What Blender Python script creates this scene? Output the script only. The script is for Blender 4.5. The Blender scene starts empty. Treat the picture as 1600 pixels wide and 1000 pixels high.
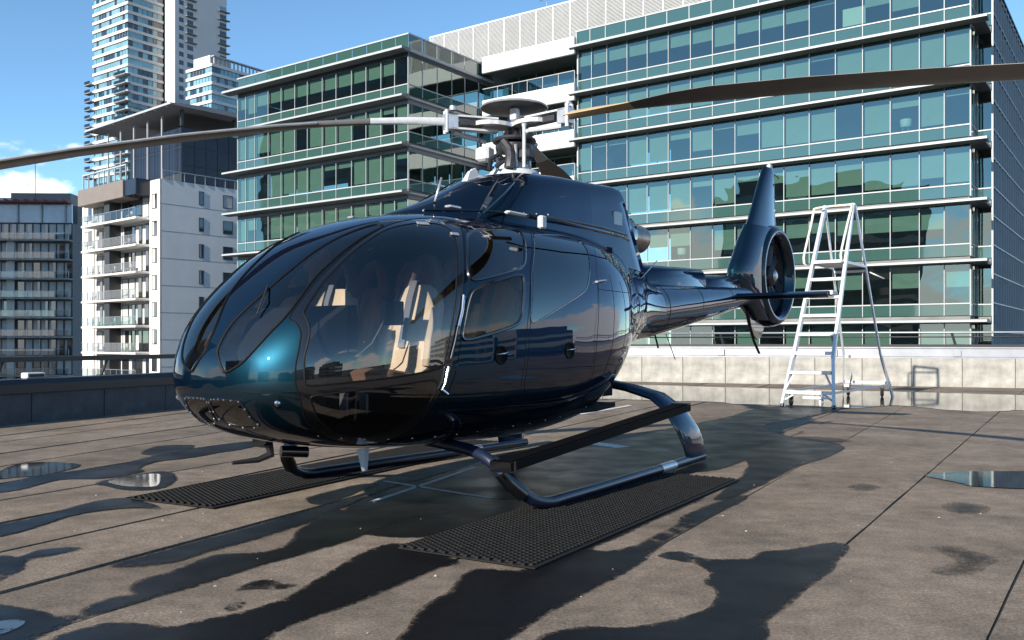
import bpy, bmesh, math, random, bisect
from mathutils import Vector, Matrix, noise
from mathutils.geometry import delaunay_2d_cdt
R = math.radians
random.seed(7)
scene = bpy.context.scene
col = scene.collection

# ------------------------------------------------------------------ camera, sky, sun, exposure
CAM_H = 1.19
cam_data = bpy.data.cameras.new('camera')
cam = bpy.data.objects.new('camera', cam_data)
col.objects.link(cam)
cam.location = (0, 0, CAM_H)
cam.rotation_euler = (R(90), 0, 0)
cam_data.sensor_width = 36.0
cam_data.lens = 36.0 * 1400 / 1600
cam_data.shift_y = 34 / 1600
cam_data.clip_start = 0.05
cam_data.clip_end = 6000
scene.camera = cam

SUN_EL = R(24.5)
SUN_AZ = math.atan2(-0.60, -0.80)          # clockwise from +Y: the sun stands behind the camera, to the left
SUN_DIR = Vector((math.sin(SUN_AZ) * math.cos(SUN_EL), math.cos(SUN_AZ) * math.cos(SUN_EL), math.sin(SUN_EL)))
world = bpy.data.worlds.new('World')
scene.world = world
world.use_nodes = True
wn, wl = world.node_tree.nodes, world.node_tree.links
wn.clear()
w_out = wn.new('ShaderNodeOutputWorld')
w_bg = wn.new('ShaderNodeBackground')
w_bg.inputs['Strength'].default_value = 0.15
w_sky = wn.new('ShaderNodeTexSky')
w_sky.sky_type = 'NISHITA'
w_sky.sun_disc = False
w_sky.sun_elevation = SUN_EL
w_sky.sun_rotation = SUN_AZ
w_sky.air_density = 0.75
w_sky.altitude = 1500
w_sky.dust_density = 0.0
w_sky.ozone_density = 3.0
# cumulus clouds low round the horizon
w_tc = wn.new('ShaderNodeTexCoord')
w_sep = wn.new('ShaderNodeSeparateXYZ')
wl.new(w_tc.outputs['Generated'], w_sep.inputs[0])
w_map = wn.new('ShaderNodeMapping')
w_map.inputs['Scale'].default_value = (1, 1, 2.0)
w_map.inputs['Location'].default_value = (2.38, 1.25, 0.0)
wl.new(w_tc.outputs['Generated'], w_map.inputs['Vector'])
w_no = wn.new('ShaderNodeTexNoise')
w_no.inputs['Scale'].default_value = 4.2
w_no.inputs['Detail'].default_value = 9
w_no.inputs['Roughness'].default_value = 0.56
wl.new(w_map.outputs[0], w_no.inputs['Vector'])
w_el = wn.new('ShaderNodeMapRange')           # clouds thin out with height
w_el.inputs['From Min'].default_value = 0.06
w_el.inputs['From Max'].default_value = 0.25
w_el.inputs['To Min'].default_value = 0.455
w_el.inputs['To Max'].default_value = 0.70
wl.new(w_sep.outputs['Z'], w_el.inputs['Value'])
w_sub = wn.new('ShaderNodeMath'); w_sub.operation = 'SUBTRACT'
wl.new(w_no.outputs['Fac'], w_sub.inputs[0]); wl.new(w_el.outputs[0], w_sub.inputs[1])
w_mask = wn.new('ShaderNodeMapRange')
w_mask.inputs['From Min'].default_value = 0.0
w_mask.inputs['From Max'].default_value = 0.07
w_mask.interpolation_type = 'SMOOTHSTEP'
wl.new(w_sub.outputs[0], w_mask.inputs['Value'])
w_mix = wn.new('ShaderNodeMixRGB')
w_mix.inputs['Color2'].default_value = (6.6, 6.7, 6.9, 1)
wl.new(w_mask.outputs[0], w_mix.inputs['Fac'])
w_tint = wn.new('ShaderNodeMixRGB'); w_tint.blend_type = 'MULTIPLY'; w_tint.inputs['Fac'].default_value = 1.0
w_tint.inputs['Color2'].default_value = (0.95, 1.10, 1.00, 1)
wl.new(w_sky.outputs[0], w_tint.inputs['Color1'])
wl.new(w_tint.outputs[0], w_mix.inputs['Color1'])
wl.new(w_mix.outputs[0], w_bg.inputs['Color'])
wl.new(w_bg.outputs[0], w_out.inputs['Surface'])

sun_data = bpy.data.lights.new('sun', 'SUN')
sun_data.energy = 4.8
sun_data.angle = R(0.53)
sun_data.color = (1.0, 0.93, 0.83)
sun = bpy.data.objects.new('sun', sun_data)
col.objects.link(sun)
sun.rotation_euler = (-SUN_DIR).to_track_quat('-Z', 'Y').to_euler()
sun.location = (-20, -30, 40)

scene.view_settings.view_transform = 'Standard'
scene.view_settings.look = 'None'
scene.view_settings.gamma = 1.0
scene.view_settings.exposure = 0.72
scene.cycles.use_denoising = True
scene.cycles.max_bounces = 10
scene.cycles.transparent_max_bounces = 24
scene.cycles.glossy_bounces = 5
scene.cycles.sample_clamp_indirect = 6.0
scene.cycles.caustics_reflective = False
scene.cycles.caustics_refractive = False

# ------------------------------------------------------------------ materials
def new_mat(name):
    m = bpy.data.materials.new(name)
    m.use_nodes = True
    n, l = m.node_tree.nodes, m.node_tree.links
    n.clear()
    o = n.new('ShaderNodeOutputMaterial')
    return m, n, l, o

def pbr(name, color, rough=0.5, metal=0.0, spec=0.5, coat=0.0, coat_rough=0.03, var=0.0, vscale=8.0, bump=0.0, bscale=60.0, rvar=0.0, obj=True):
    """Principled material with noise on colour, roughness and relief"""
    m, n, l, o = new_mat(name)
    b = n.new('ShaderNodeBsdfPrincipled')
    l.new(b.outputs[0], o.inputs['Surface'])
    b.inputs['Base Color'].default_value = (*color, 1)
    b.inputs['Roughness'].default_value = rough
    b.inputs['Metallic'].default_value = metal
    b.inputs['Specular IOR Level'].default_value = spec
    b.inputs['Coat Weight'].default_value = coat
    b.inputs['Coat Roughness'].default_value = coat_rough
    if var or bump or rvar:
        tc = n.new('ShaderNodeTexCoord')
        src = tc.outputs['Object']
    if var or rvar:
        t = n.new('ShaderNodeTexNoise')
        t.inputs['Scale'].default_value = vscale
        t.inputs['Detail'].default_value = 6
        t.inputs['Roughness'].default_value = 0.6
        l.new(src, t.inputs['Vector'])
        if var:
            mr = n.new('ShaderNodeMapRange')
            mr.inputs['From Min'].default_value = 0.3; mr.inputs['From Max'].default_value = 0.7
            mr.inputs['To Min'].default_value = 1 - var; mr.inputs['To Max'].default_value = 1 + var
            l.new(t.outputs['Fac'], mr.inputs['Value'])
            mx = n.new('ShaderNodeVectorMath'); mx.operation = 'SCALE'
            mx.inputs[0].default_value = color
            l.new(mr.outputs[0], mx.inputs['Scale'])
            l.new(mx.outputs[0], b.inputs['Base Color'])
        if rvar:
            mr2 = n.new('ShaderNodeMapRange')
            mr2.inputs['From Min'].default_value = 0.3; mr2.inputs['From Max'].default_value = 0.7
            mr2.inputs['To Min'].default_value = max(0, rough - rvar); mr2.inputs['To Max'].default_value = rough + rvar
            l.new(t.outputs['Fac'], mr2.inputs['Value'])
            l.new(mr2.outputs[0], b.inputs['Roughness'])
    if bump:
        t2 = n.new('ShaderNodeTexNoise')
        t2.inputs['Scale'].default_value = bscale
        t2.inputs['Detail'].default_value = 5
        l.new(src, t2.inputs['Vector'])
        bp = n.new('ShaderNodeBump')
        bp.inputs['Strength'].default_value = bump
        bp.inputs['Distance'].default_value = 0.02
        l.new(t2.outputs['Fac'], bp.inputs['Height'])
        l.new(bp.outputs[0], b.inputs['Normal'])
    return m

def glass(name, tint, refl=(1, 1, 1), ior=1.5, rough=0.0, lo=0.0, wav=0.0, wscale=0.25, gain=1.0):
    """thin tinted pane: straight transmission through a tint plus a Fresnel mirror"""
    m, n, l, o = new_mat(name)
    tr = n.new('ShaderNodeBsdfTransparent'); tr.inputs[0].default_value = (*tint, 1)
    gl = n.new('ShaderNodeBsdfGlossy'); gl.inputs['Color'].default_value = (*refl, 1)
    gl.inputs['Roughness'].default_value = rough
    fr = n.new('ShaderNodeFresnel'); fr.inputs['IOR'].default_value = ior
    mx = n.new('ShaderNodeMixShader')
    mr = n.new('ShaderNodeMath'); mr.operation = 'MULTIPLY_ADD'; mr.use_clamp = True
    mr.inputs[1].default_value = gain; mr.inputs[2].default_value = lo
    l.new(fr.outputs[0], mr.inputs[0])
    l.new(mr.outputs[0], mx.inputs[0]); l.new(tr.outputs[0], mx.inputs[1]); l.new(gl.outputs[0], mx.inputs[2])
    l.new(mx.outputs[0], o.inputs['Surface'])
    if wav:
        tc = n.new('ShaderNodeTexCoord')
        t = n.new('ShaderNodeTexNoise'); t.inputs['Scale'].default_value = wscale; t.inputs['Detail'].default_value = 1
        gm = n.new('ShaderNodeNewGeometry')
        l.new(gm.outputs['Position'], t.inputs['Vector'])
        bp = n.new('ShaderNodeBump'); bp.inputs['Strength'].default_value = 1.0; bp.inputs['Distance'].default_value = wav
        l.new(t.outputs['Fac'], bp.inputs['Height'])
        l.new(bp.outputs[0], gl.inputs['Normal'])
    return m

# ------------------------------------------------------------------ object helpers
def props(o, label=None, cat=None, group=None, kind=None):
    if label: o['label'] = label
    if cat: o['category'] = cat
    if group: o['group'] = group
    if kind: o['kind'] = kind
    return o

def empty(name, loc=(0, 0, 0), rz=0.0, **kw):
    o = bpy.data.objects.new(name, None)
    o.empty_display_size = 0.3
    col.objects.link(o)
    o.location = loc
    o.rotation_euler = (0, 0, rz)
    return props(o, **kw)

def inst(name, mesh, parent=None, loc=(0, 0, 0), rz=0.0, **kw):
    o = bpy.data.objects.new(name, mesh)
    col.objects.link(o)
    if parent: o.parent = parent
    o.location = loc
    if rz: o.rotation_euler = (0, 0, rz)
    return props(o, **kw)

class MB:
    """collects shapes and links them as one mesh object"""
    def __init__(self): self.v = []; self.f = []; self.sm = []
    def add(self, vs, fs, smooth=False):
        k = len(self.v)
        self.v += [tuple(p) for p in vs]
        self.f += [tuple(i + k for i in f) for f in fs]
        self.sm += [smooth] * len(fs)
        return self
    def box(self, a, b):
        (x0, y0, z0), (x1, y1, z1) = [min(p) for p in zip(a, b)], [max(p) for p in zip(a, b)]
        return self.add([(x0,y0,z0),(x1,y0,z0),(x1,y1,z0),(x0,y1,z0),(x0,y0,z1),(x1,y0,z1),(x1,y1,z1),(x0,y1,z1)],
                        [(3,2,1,0),(4,5,6,7),(0,1,5,4),(1,2,6,5),(2,3,7,6),(3,0,4,7)])
    def bbox(self, a, b, c=0.01):
        """box with chamfered long edges (vertical profile chamfer)"""
        (x0, y0, z0), (x1, y1, z1) = [min(p) for p in zip(a, b)], [max(p) for p in zip(a, b)]
        ring = lambda z, i: [(x0+c+i,y0+i,z),(x1-c-i,y0+i,z),(x1-i,y0+c+i,z),(x1-i,y1-c-i,z),(x1-c-i,y1-i,z),(x0+c+i,y1-i,z),(x0+i,y1-c-i,z),(x0+i,y0+c+i,z)]
        vs = ring(z0, c) + ring(z0 + c, 0) + ring(z1 - c, 0) + ring(z1, c)
        fs = [tuple(range(7, -1, -1)), tuple(range(24, 32))]
        for k in range(3):
            for i in range(8):
                j = (i + 1) % 8
                fs.append((k*8+i, k*8+j, (k+1)*8+j, (k+1)*8+i))
        return self.add(vs, fs)
    def prism(self, poly, h0, h1, axis='z'):
        n = len(poly)
        def P(p, h):
            if axis == 'z': return (p[0], p[1], h)
            if axis == 'y': return (p[0], h, p[1])
            return (h, p[0], p[1])
        vs = [P(p, h0) for p in poly] + [P(p, h1) for p in poly]
        fs = [tuple(range(n - 1, -1, -1)), tuple(range(n, 2 * n))]
        fs += [(i, (i+1) % n, n + (i+1) % n, n + i) for i in range(n)]
        return self.add(vs, fs)
    def beam(self, p, q, w, h, up=(0, 0, 1)):
        p, q = Vector(p), Vector(q)
        d = (q - p).normalized(); u = Vector(up)
        s = d.cross(u)
        if s.length < 1e-4: s = d.cross(Vector((1, 0, 0)))
        s.normalize(); t = s.cross(d).normalized()
        s *= w / 2; t *= h / 2
        vs = [p-s-t, p+s-t, p+s+t, p-s+t, q-s-t, q+s-t, q+s+t, q-s+t]
        return self.add(vs, [(3,2,1,0),(4,5,6,7),(0,1,5,4),(1,2,6,5),(2,3,7,6),(3,0,4,7)])
    def tube(self, pts, r, n=10, caps=True, flat=1.0, up=None):
        pts = [Vector(p) for p in pts]
        m = len(pts)
        rs = r if isinstance(r, (list, tuple)) else [r] * m
        prev = Vector(up) if up else None
        vs, fs = [], []
        for i in range(m):
            d = (pts[min(i+1, m-1)] - pts[max(i-1, 0)])
            if d.length < 1e-9: d = Vector((0, 0, 1))
            d.normalize()
            if prev is None:
                prev = Vector((0, 0, 1)) if abs(d.z) < 0.9 else Vector((1, 0, 0))
            s = d.cross(prev)
            if s.length < 1e-6: s = d.cross(Vector((1, 0.1, 0)))
            s.normalize(); t = s.cross(d).normalized()
            if not up: prev = t
            for k in range(n):
                a = 2 * math.pi * k / n
                vs.append(pts[i] + (s * math.cos(a) + t * math.sin(a) * flat) * rs[i])
        for i in range(m - 1):
            for k in range(n):
                j = (k + 1) % n
                fs.append((i*n+k, i*n+j, (i+1)*n+j, (i+1)*n+k))
        self.add(vs, fs, True)
        if caps:
            self.add(vs[:n], [tuple(range(n - 1, -1, -1))]); self.add(vs[-n:], [tuple(range(n))])
        return self
    def lathe(self, prof, n=24, c=(0, 0, 0), axis='z', smooth=True, close=False):
        vs, fs = [], []
        for (r, h) in prof:
            for k in range(n):
                a = 2 * math.pi * k / n
                x, y = r * math.cos(a), r * math.sin(a)
                if axis == 'z': p = (c[0]+x, c[1]+y, c[2]+h)
                elif axis == 'y': p = (c[0]+x, c[1]+h, c[2]+y)
                else: p = (c[0]+h, c[1]+x, c[2]+y)
                vs.append(p)
        m = len(prof)
        for i in range(m if close else m - 1):
            for k in range(n):
                j = (k + 1) % n
                i2 = (i + 1) % m
                fs.append((i*n+k, i*n+j, i2*n+j, i2*n+k))
        return self.add(vs, fs, smooth)
    def loft(self, rings, caps=True, smooth=True):
        n = len(rings[0]); vs = [p for r in rings for p in r]; fs = []
        for i in range(len(rings) - 1):
            for k in range(n):
                j = (k + 1) % n
                fs.append((i*n+k, i*n+j, (i+1)*n+j, (i+1)*n+k))
        self.add(vs, fs, smooth)
        if caps:
            self.add(rings[0], [tuple(range(n - 1, -1, -1))]); self.add(rings[-1], [tuple(range(n))])
        return self
    def mesh(self, name, mat=None, fix=True, weld=True):
        me = bpy.data.meshes.new(name)
        me.from_pydata(self.v, [], self.f)
        me.polygons.foreach_set('use_smooth', self.sm)
        if fix:
            b = bmesh.new(); b.from_mesh(me)
            if weld: bmesh.ops.remove_doubles(b, verts=b.verts, dist=1e-5)
            bmesh.ops.recalc_face_normals(b, faces=b.faces)
            for e in b.edges:
                if len(e.link_faces) == 2 and e.calc_face_angle(0) > 0.7: e.smooth = False
            b.to_mesh(me); b.free()
        if mat: me.materials.append(mat)
        me.update()
        return me
    def build(self, name, mat, parent=None, fix=True, weld=True, **kw):
        return inst(name, self.mesh(name, mat, fix, weld), parent, **kw)

def pchip(xs, ys):
    n = len(xs); h = [xs[i+1]-xs[i] for i in range(n-1)]; d = [(ys[i+1]-ys[i])/h[i] for i in range(n-1)]
    m = [0]*n
    for i in range(1, n-1):
        if d[i-1]*d[i] > 0:
            w1 = 2*h[i]+h[i-1]; w2 = h[i]+2*h[i-1]; m[i] = (w1+w2)/(w1/d[i-1]+w2/d[i])
    m[0] = d[0]; m[-1] = d[-1]
    def f(x):
        if x <= xs[0]: return ys[0]
        if x >= xs[-1]: return ys[-1]
        i = bisect.bisect_right(xs, x)-1; t = (x-xs[i])/h[i]
        return ((2*t**3-3*t*t+1)*ys[i]+(t**3-2*t*t+t)*h[i]*m[i]+(-2*t**3+3*t*t)*ys[i+1]+(t**3-t*t)*h[i]*m[i+1])
    return f

def catmull(pts, closed=True, step=0.05):
    """resample control points along a Catmull-Rom curve"""
    n = len(pts); out = []
    P = [Vector(p) for p in pts]
    rng = range(n) if closed else range(n - 1)
    for i in rng:
        if closed: p0, p1, p2, p3 = P[i-1], P[i], P[(i+1) % n], P[(i+2) % n]
        else: p0, p1, p2, p3 = P[max(i-1, 0)], P[i], P[i+1], P[min(i+2, n-1)]
        k = max(1, int(math.ceil((p2 - p1).length / step)))
        for j in range(k):
            t = j / k
            out.append(0.5*((2*p1) + (p2-p0)*t + (2*p0-5*p1+4*p2-p3)*t*t + (3*p1-p0-3*p2+p3)*t**3))
    if not closed: out.append(P[-1].copy())
    return out

def inside(p, poly):
    x, y = p[0], p[1]; c = False; n = len(poly); j = n - 1
    for i in range(n):
        yi, yj = poly[i][1], poly[j][1]
        if (yi > y) != (yj > y) and x < (poly[j][0]-poly[i][0])*(y-yi)/(yj-yi)+poly[i][0]: c = not c
        j = i
    return c

# ================================================================== the roof deck and its surroundings
def deck_material():
    m, n, l, o = new_mat('mineral roofing felt')
    b = n.new('ShaderNodeBsdfPrincipled'); l.new(b.outputs[0], o.inputs['Surface'])
    gm = n.new('ShaderNodeNewGeometry'); P = gm.outputs['Position']
    def nz(scale, detail=4, rough=0.6):
        t = n.new('ShaderNodeTexNoise'); t.inputs['Scale'].default_value = scale
        t.inputs['Detail'].default_value = detail; t.inputs['Roughness'].default_value = rough
        l.new(P, t.inputs['Vector']); return t.outputs['Fac']
    def ramp(src, stops):
        r = n.new('ShaderNodeValToRGB'); l.new(src, r.inputs[0]); e = r.color_ramp.elements
        while len(e) < len(stops): e.new(0.5)
        for k, (p, c) in enumerate(stops): e[k].position = p; e[k].color = (*c, 1)
        return r.outputs[0]
    grain = ramp(nz(62, 8, 0.85), [(0.34, (.38, .38, .38)), (0.50, (.98, .98, .98)), (0.66, (1.85, 1.80, 1.72))])
    blot = ramp(nz(1.1, 7, 0.62), [(0.30, (.120, .096, .074)), (0.52, (.205, .163, .125)), (0.75, (.272, .220, .172))])
    streak = ramp(nz(6.5, 6, 0.7), [(0.30, (.66, .66, .67)), (0.62, (1.08, 1.06, 1.04))])
    m1 = n.new('ShaderNodeMixRGB'); m1.blend_type = 'MULTIPLY'; m1.inputs[0].default_value = 1
    l.new(blot, m1.inputs[1]); l.new(grain, m1.inputs[2])
    m2 = n.new('ShaderNodeMixRGB'); m2.blend_type = 'MULTIPLY'; m2.inputs[0].default_value = 1
    l.new(m1.outputs[0], m2.inputs[1]); l.new(streak, m2.inputs[2])
    oi = n.new('ShaderNodeObjectInfo')
    mr = n.new('ShaderNodeMapRange'); mr.inputs['To Min'].default_value = 0.90; mr.inputs['To Max'].default_value = 1.10
    l.new(oi.outputs['Random'], mr.inputs['Value'])
    m3 = n.new('ShaderNodeVectorMath'); m3.operation = 'SCALE'
    l.new(m2.outputs[0], m3.inputs[0]); l.new(mr.outputs[0], m3.inputs['Scale'])
    l.new(m3.outputs[0], b.inputs['Base Color'])
    b.inputs['Roughness'].default_value = 0.9
    b.inputs['Specular IOR Level'].default_value = 0.25
    bp = n.new('ShaderNodeBump'); bp.inputs['Strength'].default_value = 0.55; bp.inputs['Distance'].default_value = 0.004
    l.new(nz(160, 3), bp.inputs['Height'])
    l.new(bp.outputs[0], b.inputs['Normal'])
    return m

def wet_material(name, base, rough, edge0, edge1, grit=1.1):
    """damp patch: dark and glossier than the felt, its rim broken up by noise over the 'rim' attribute"""
    m, n, l, o = new_mat(name)
    b = n.new('ShaderNodeBsdfPrincipled')
    b.inputs['Specular IOR Level'].default_value = 0.12
    gm = n.new('ShaderNodeNewGeometry')
    g = n.new('ShaderNodeTexNoise'); g.inputs['Scale'].default_value = 95; g.inputs['Detail'].default_value = 5
    l.new(gm.outputs['Position'], g.inputs['Vector'])
    mr = n.new('ShaderNodeMapRange'); mr.inputs['From Min'].default_value = .3; mr.inputs['From Max'].default_value = .7
    mr.inputs['To Min'].default_value = .6; mr.inputs['To Max'].default_value = 1.5
    l.new(g.outputs['Fac'], mr.inputs['Value'])
    sc = n.new('ShaderNodeVectorMath'); sc.operation = 'SCALE'; sc.inputs[0].default_value = base
    l.new(mr.outputs[0], sc.inputs['Scale']); l.new(sc.outputs[0], b.inputs['Base Color'])
    big = n.new('ShaderNodeTexNoise'); big.inputs['Scale'].default_value = 2.6; big.inputs['Detail'].default_value = 4
    l.new(gm.outputs['Position'], big.inputs['Vector'])
    rr = n.new('ShaderNodeMapRange'); rr.inputs['From Min'].default_value = .35; rr.inputs['From Max'].default_value = .65
    rr.inputs['To Min'].default_value = rough * 0.85; rr.inputs['To Max'].default_value = min(1, rough * 1.2)
    l.new(big.outputs['Fac'], rr.inputs['Value']); l.new(rr.outputs[0], b.inputs['Roughness'])
    bp = n.new('ShaderNodeBump'); bp.inputs['Strength'].default_value = 0.35; bp.inputs['Distance'].default_value = 0.002
    l.new(g.outputs['Fac'], bp.inputs['Height']); l.new(bp.outputs[0], b.inputs['Normal'])
    at = n.new('ShaderNodeAttribute'); at.attribute_name = 'rim'
    en = n.new('ShaderNodeTexNoise'); en.inputs['Scale'].default_value = 16; en.inputs['Detail'].default_value = 8; en.inputs['Roughness'].default_value = .7
    l.new(gm.outputs['Position'], en.inputs['Vector'])
    ad = n.new('ShaderNodeMath'); ad.operation = 'MULTIPLY_ADD'; ad.inputs[1].default_value = 1.1
    l.new(en.outputs['Fac'], ad.inputs[0]); l.new(at.outputs['Fac'], ad.inputs[2])
    ad2 = n.new('ShaderNodeMath'); ad2.operation = 'MULTIPLY_ADD'; ad2.inputs[1].default_value = grit
    gs = n.new('ShaderNodeMath'); gs.operation = 'SUBTRACT'; gs.inputs[1].default_value = .5
    l.new(g.outputs['Fac'], gs.inputs[0]); l.new(gs.outputs[0], ad2.inputs[0]); l.new(ad.outputs[0], ad2.inputs[2])
    mk = n.new('ShaderNodeMapRange'); mk.interpolation_type = 'SMOOTHSTEP'
    mk.inputs['From Min'].default_value = edge0; mk.inputs['From Max'].default_value = edge1
    l.new(ad2.outputs[0], mk.inputs['Value'])
    tr = n.new('ShaderNodeBsdfTransparent')
    mx = n.new('ShaderNodeMixShader')
    l.new(mk.outputs[0], mx.inputs[0]); l.new(tr.outputs[0], mx.inputs[1]); l.new(b.outputs[0], mx.inputs[2])
    l.new(mx.outputs[0], o.inputs['Surface'])
    return m

M = {}
M['felt'] = deck_material()
M['wet'] = wet_material('damp roofing felt', (.0075, .007, .0075), 0.40, 0.36, 0.80)
M['damp'] = wet_material('half dried damp felt', (.045, .038, .032), 0.55, 0.30, 1.30, 1.4)
M['water'] = wet_material('standing water', (.035, .032, .028), 0.03, 0.42, 0.62, .2)
_w = M['water'].node_tree.nodes
for nd in _w:
    if nd.type == 'MAP_RANGE' and abs(nd.inputs['To Min'].default_value - 0.0255) < 1e-4:
        nd.inputs['To Min'].default_value = 0.0; nd.inputs['To Max'].default_value = 0.03
    if nd.type == 'BUMP': nd.inputs['Strength'].default_value = 0.03
    if nd.type == 'BSDF_PRINCIPLED': nd.inputs['Specular IOR Level'].default_value = .5; nd.inputs['IOR'].default_value = 1.6
M['lamp_white'] = pbr('white lamp housing', (.75, .75, .74), .5)
M['bitumen'] = pbr('bitumen joint', (.02, .018, .017), 0.8)
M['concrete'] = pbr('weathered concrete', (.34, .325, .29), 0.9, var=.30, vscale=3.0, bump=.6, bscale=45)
M['shade_concrete'] = pbr('shade darkened concrete', (.075, .08, .09), 0.9, var=.25, vscale=4.0, bump=.5, bscale=60)  # darker copy of the concrete: the left parapet's shade is put into its colour
M['dark_concrete'] = pbr('dark concrete', (.20, .20, .20), 0.9, var=.25, vscale=4.0, bump=.5, bscale=60)
M['flashing'] = pbr('grey metal flashing', (.33, .34, .36), 0.45, metal=.6, var=.12, vscale=2.0)
M['black_metal'] = pbr('black painted steel', (.018, .018, .02), 0.45)
M['asphalt'] = pbr('city asphalt', (.06, .06, .062), 0.9, var=.3, vscale=.02)
M['white_paint'] = pbr('worn white line paint', (.62, .62, .60), 0.7, var=.3, vscale=14)
M['rubber'] = pbr('black rubber', (.014, .0135, .013), 0.7, spec=.2, var=.3, vscale=30)

mb = MB(); mb.box((-3000, -3000, -31), (3000, 3000, -30))
mb.build('city_ground', M['asphalt'], kind='structure')

def wall_x(y): return -6.6 + .4045 * (y - 14.3)
def back_y(x): return 25.2 - .4045 * (x - 7.4)

deck = MB().prism([(wall_x(-9) - .3, -9), (26, -9), (26, back_y(26) + .3), (-.84 - .1, 28.53 + .35)], -30.0, -.013).build('roof_deck', M['bitumen'], kind='structure')
# lap lines of the roofing sheets: two ground points each
SEAMS = [((-6.45, 11.29), (-5.46, 14.94)), ((-6.06, 10.61), (-5.06, 14.0)), ((-5.44, 9.52), (-4.41, 12.72)), ((-4.88, 8.54), (-3.84, 11.82)),
         ((-4.29, 7.5), (-3.06, 10.68)), ((-3.84, 6.72), (-2.41, 9.63)), ((-3.35, 5.87), (-1.93, 9.01)), ((-2.87, 5.11), (-2.29, 6.31)),
         ((-2.42, 4.24), (-1.03, 7.24)), ((-1.96, 3.58), (-1.17, 5.11)), ((-1.0, 3.65), (-.4, 4.72)), ((0.10, 3.87), (1.74, 6.77)),
         ((.91, 3.6), (4.34, 9.01)), ((1.96, 3.67), (2.73, 4.79))]
lines = []
for (p, q) in SEAMS:
    b = (q[0] - p[0]) / (q[1] - p[1]); lines.append((p[0] - b * p[1], b))
for k in range(1, 13): lines.append((lines[13][0] + 1.05 * k, lines[13][1]))
def seam_x(i, y):
    if i < 0: return wall_x(y) + .002
    a, b = lines[i]
    x = a + b * y if y > 3.4 else a + b * 3.4 + .5 * (y - 3.4)
    return min(25.9, max(x, wall_x(y) + .002))
for i in range(-1, len(lines) - 1):
    L, Rr = [], []
    gapL = .024 if i < 9 else .007; gapR = .024 if i + 1 < 9 else .007
    for y in [-8.9, -4, 0] + [3 + .3 * q for q in range(88)]:
        wob = lambda k, sd: .007 * noise.noise(Vector((k * 7.3, y * 1.7, sd))) + .004 * noise.noise(Vector((k * 3.1, y * 6.1, sd)))
        xl, xr = seam_x(i, y) + gapL + wob(i, 1), seam_x(i + 1, y) - gapR + wob(i + 1, 2)
        if xr - xl < .03: continue
        L.append((xl, min(y, back_y(xl) - .003), y)); Rr.append((xr, min(y, back_y(xr) - .003), y))
    if len(L) < 2: continue
    vs, fs = [], []
    lift = .0035 * ((i % 2))
    for (a, b) in zip(L, Rr):
        vs += [(a[0], a[1], lift * .4), (b[0], b[1], 0.0 + lift), (a[0], a[1], -.0125), (b[0], b[1], -.0125)]
    for k in range(len(L) - 1):
        o = 4 * k
        fs += [(o, o+1, o+5, o+4), (o+1, o+3, o+7, o+5), (o+2, o, o+4, o+6)]
    MB().add(vs, fs).build('roofing_sheet', M['felt'], deck)

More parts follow.
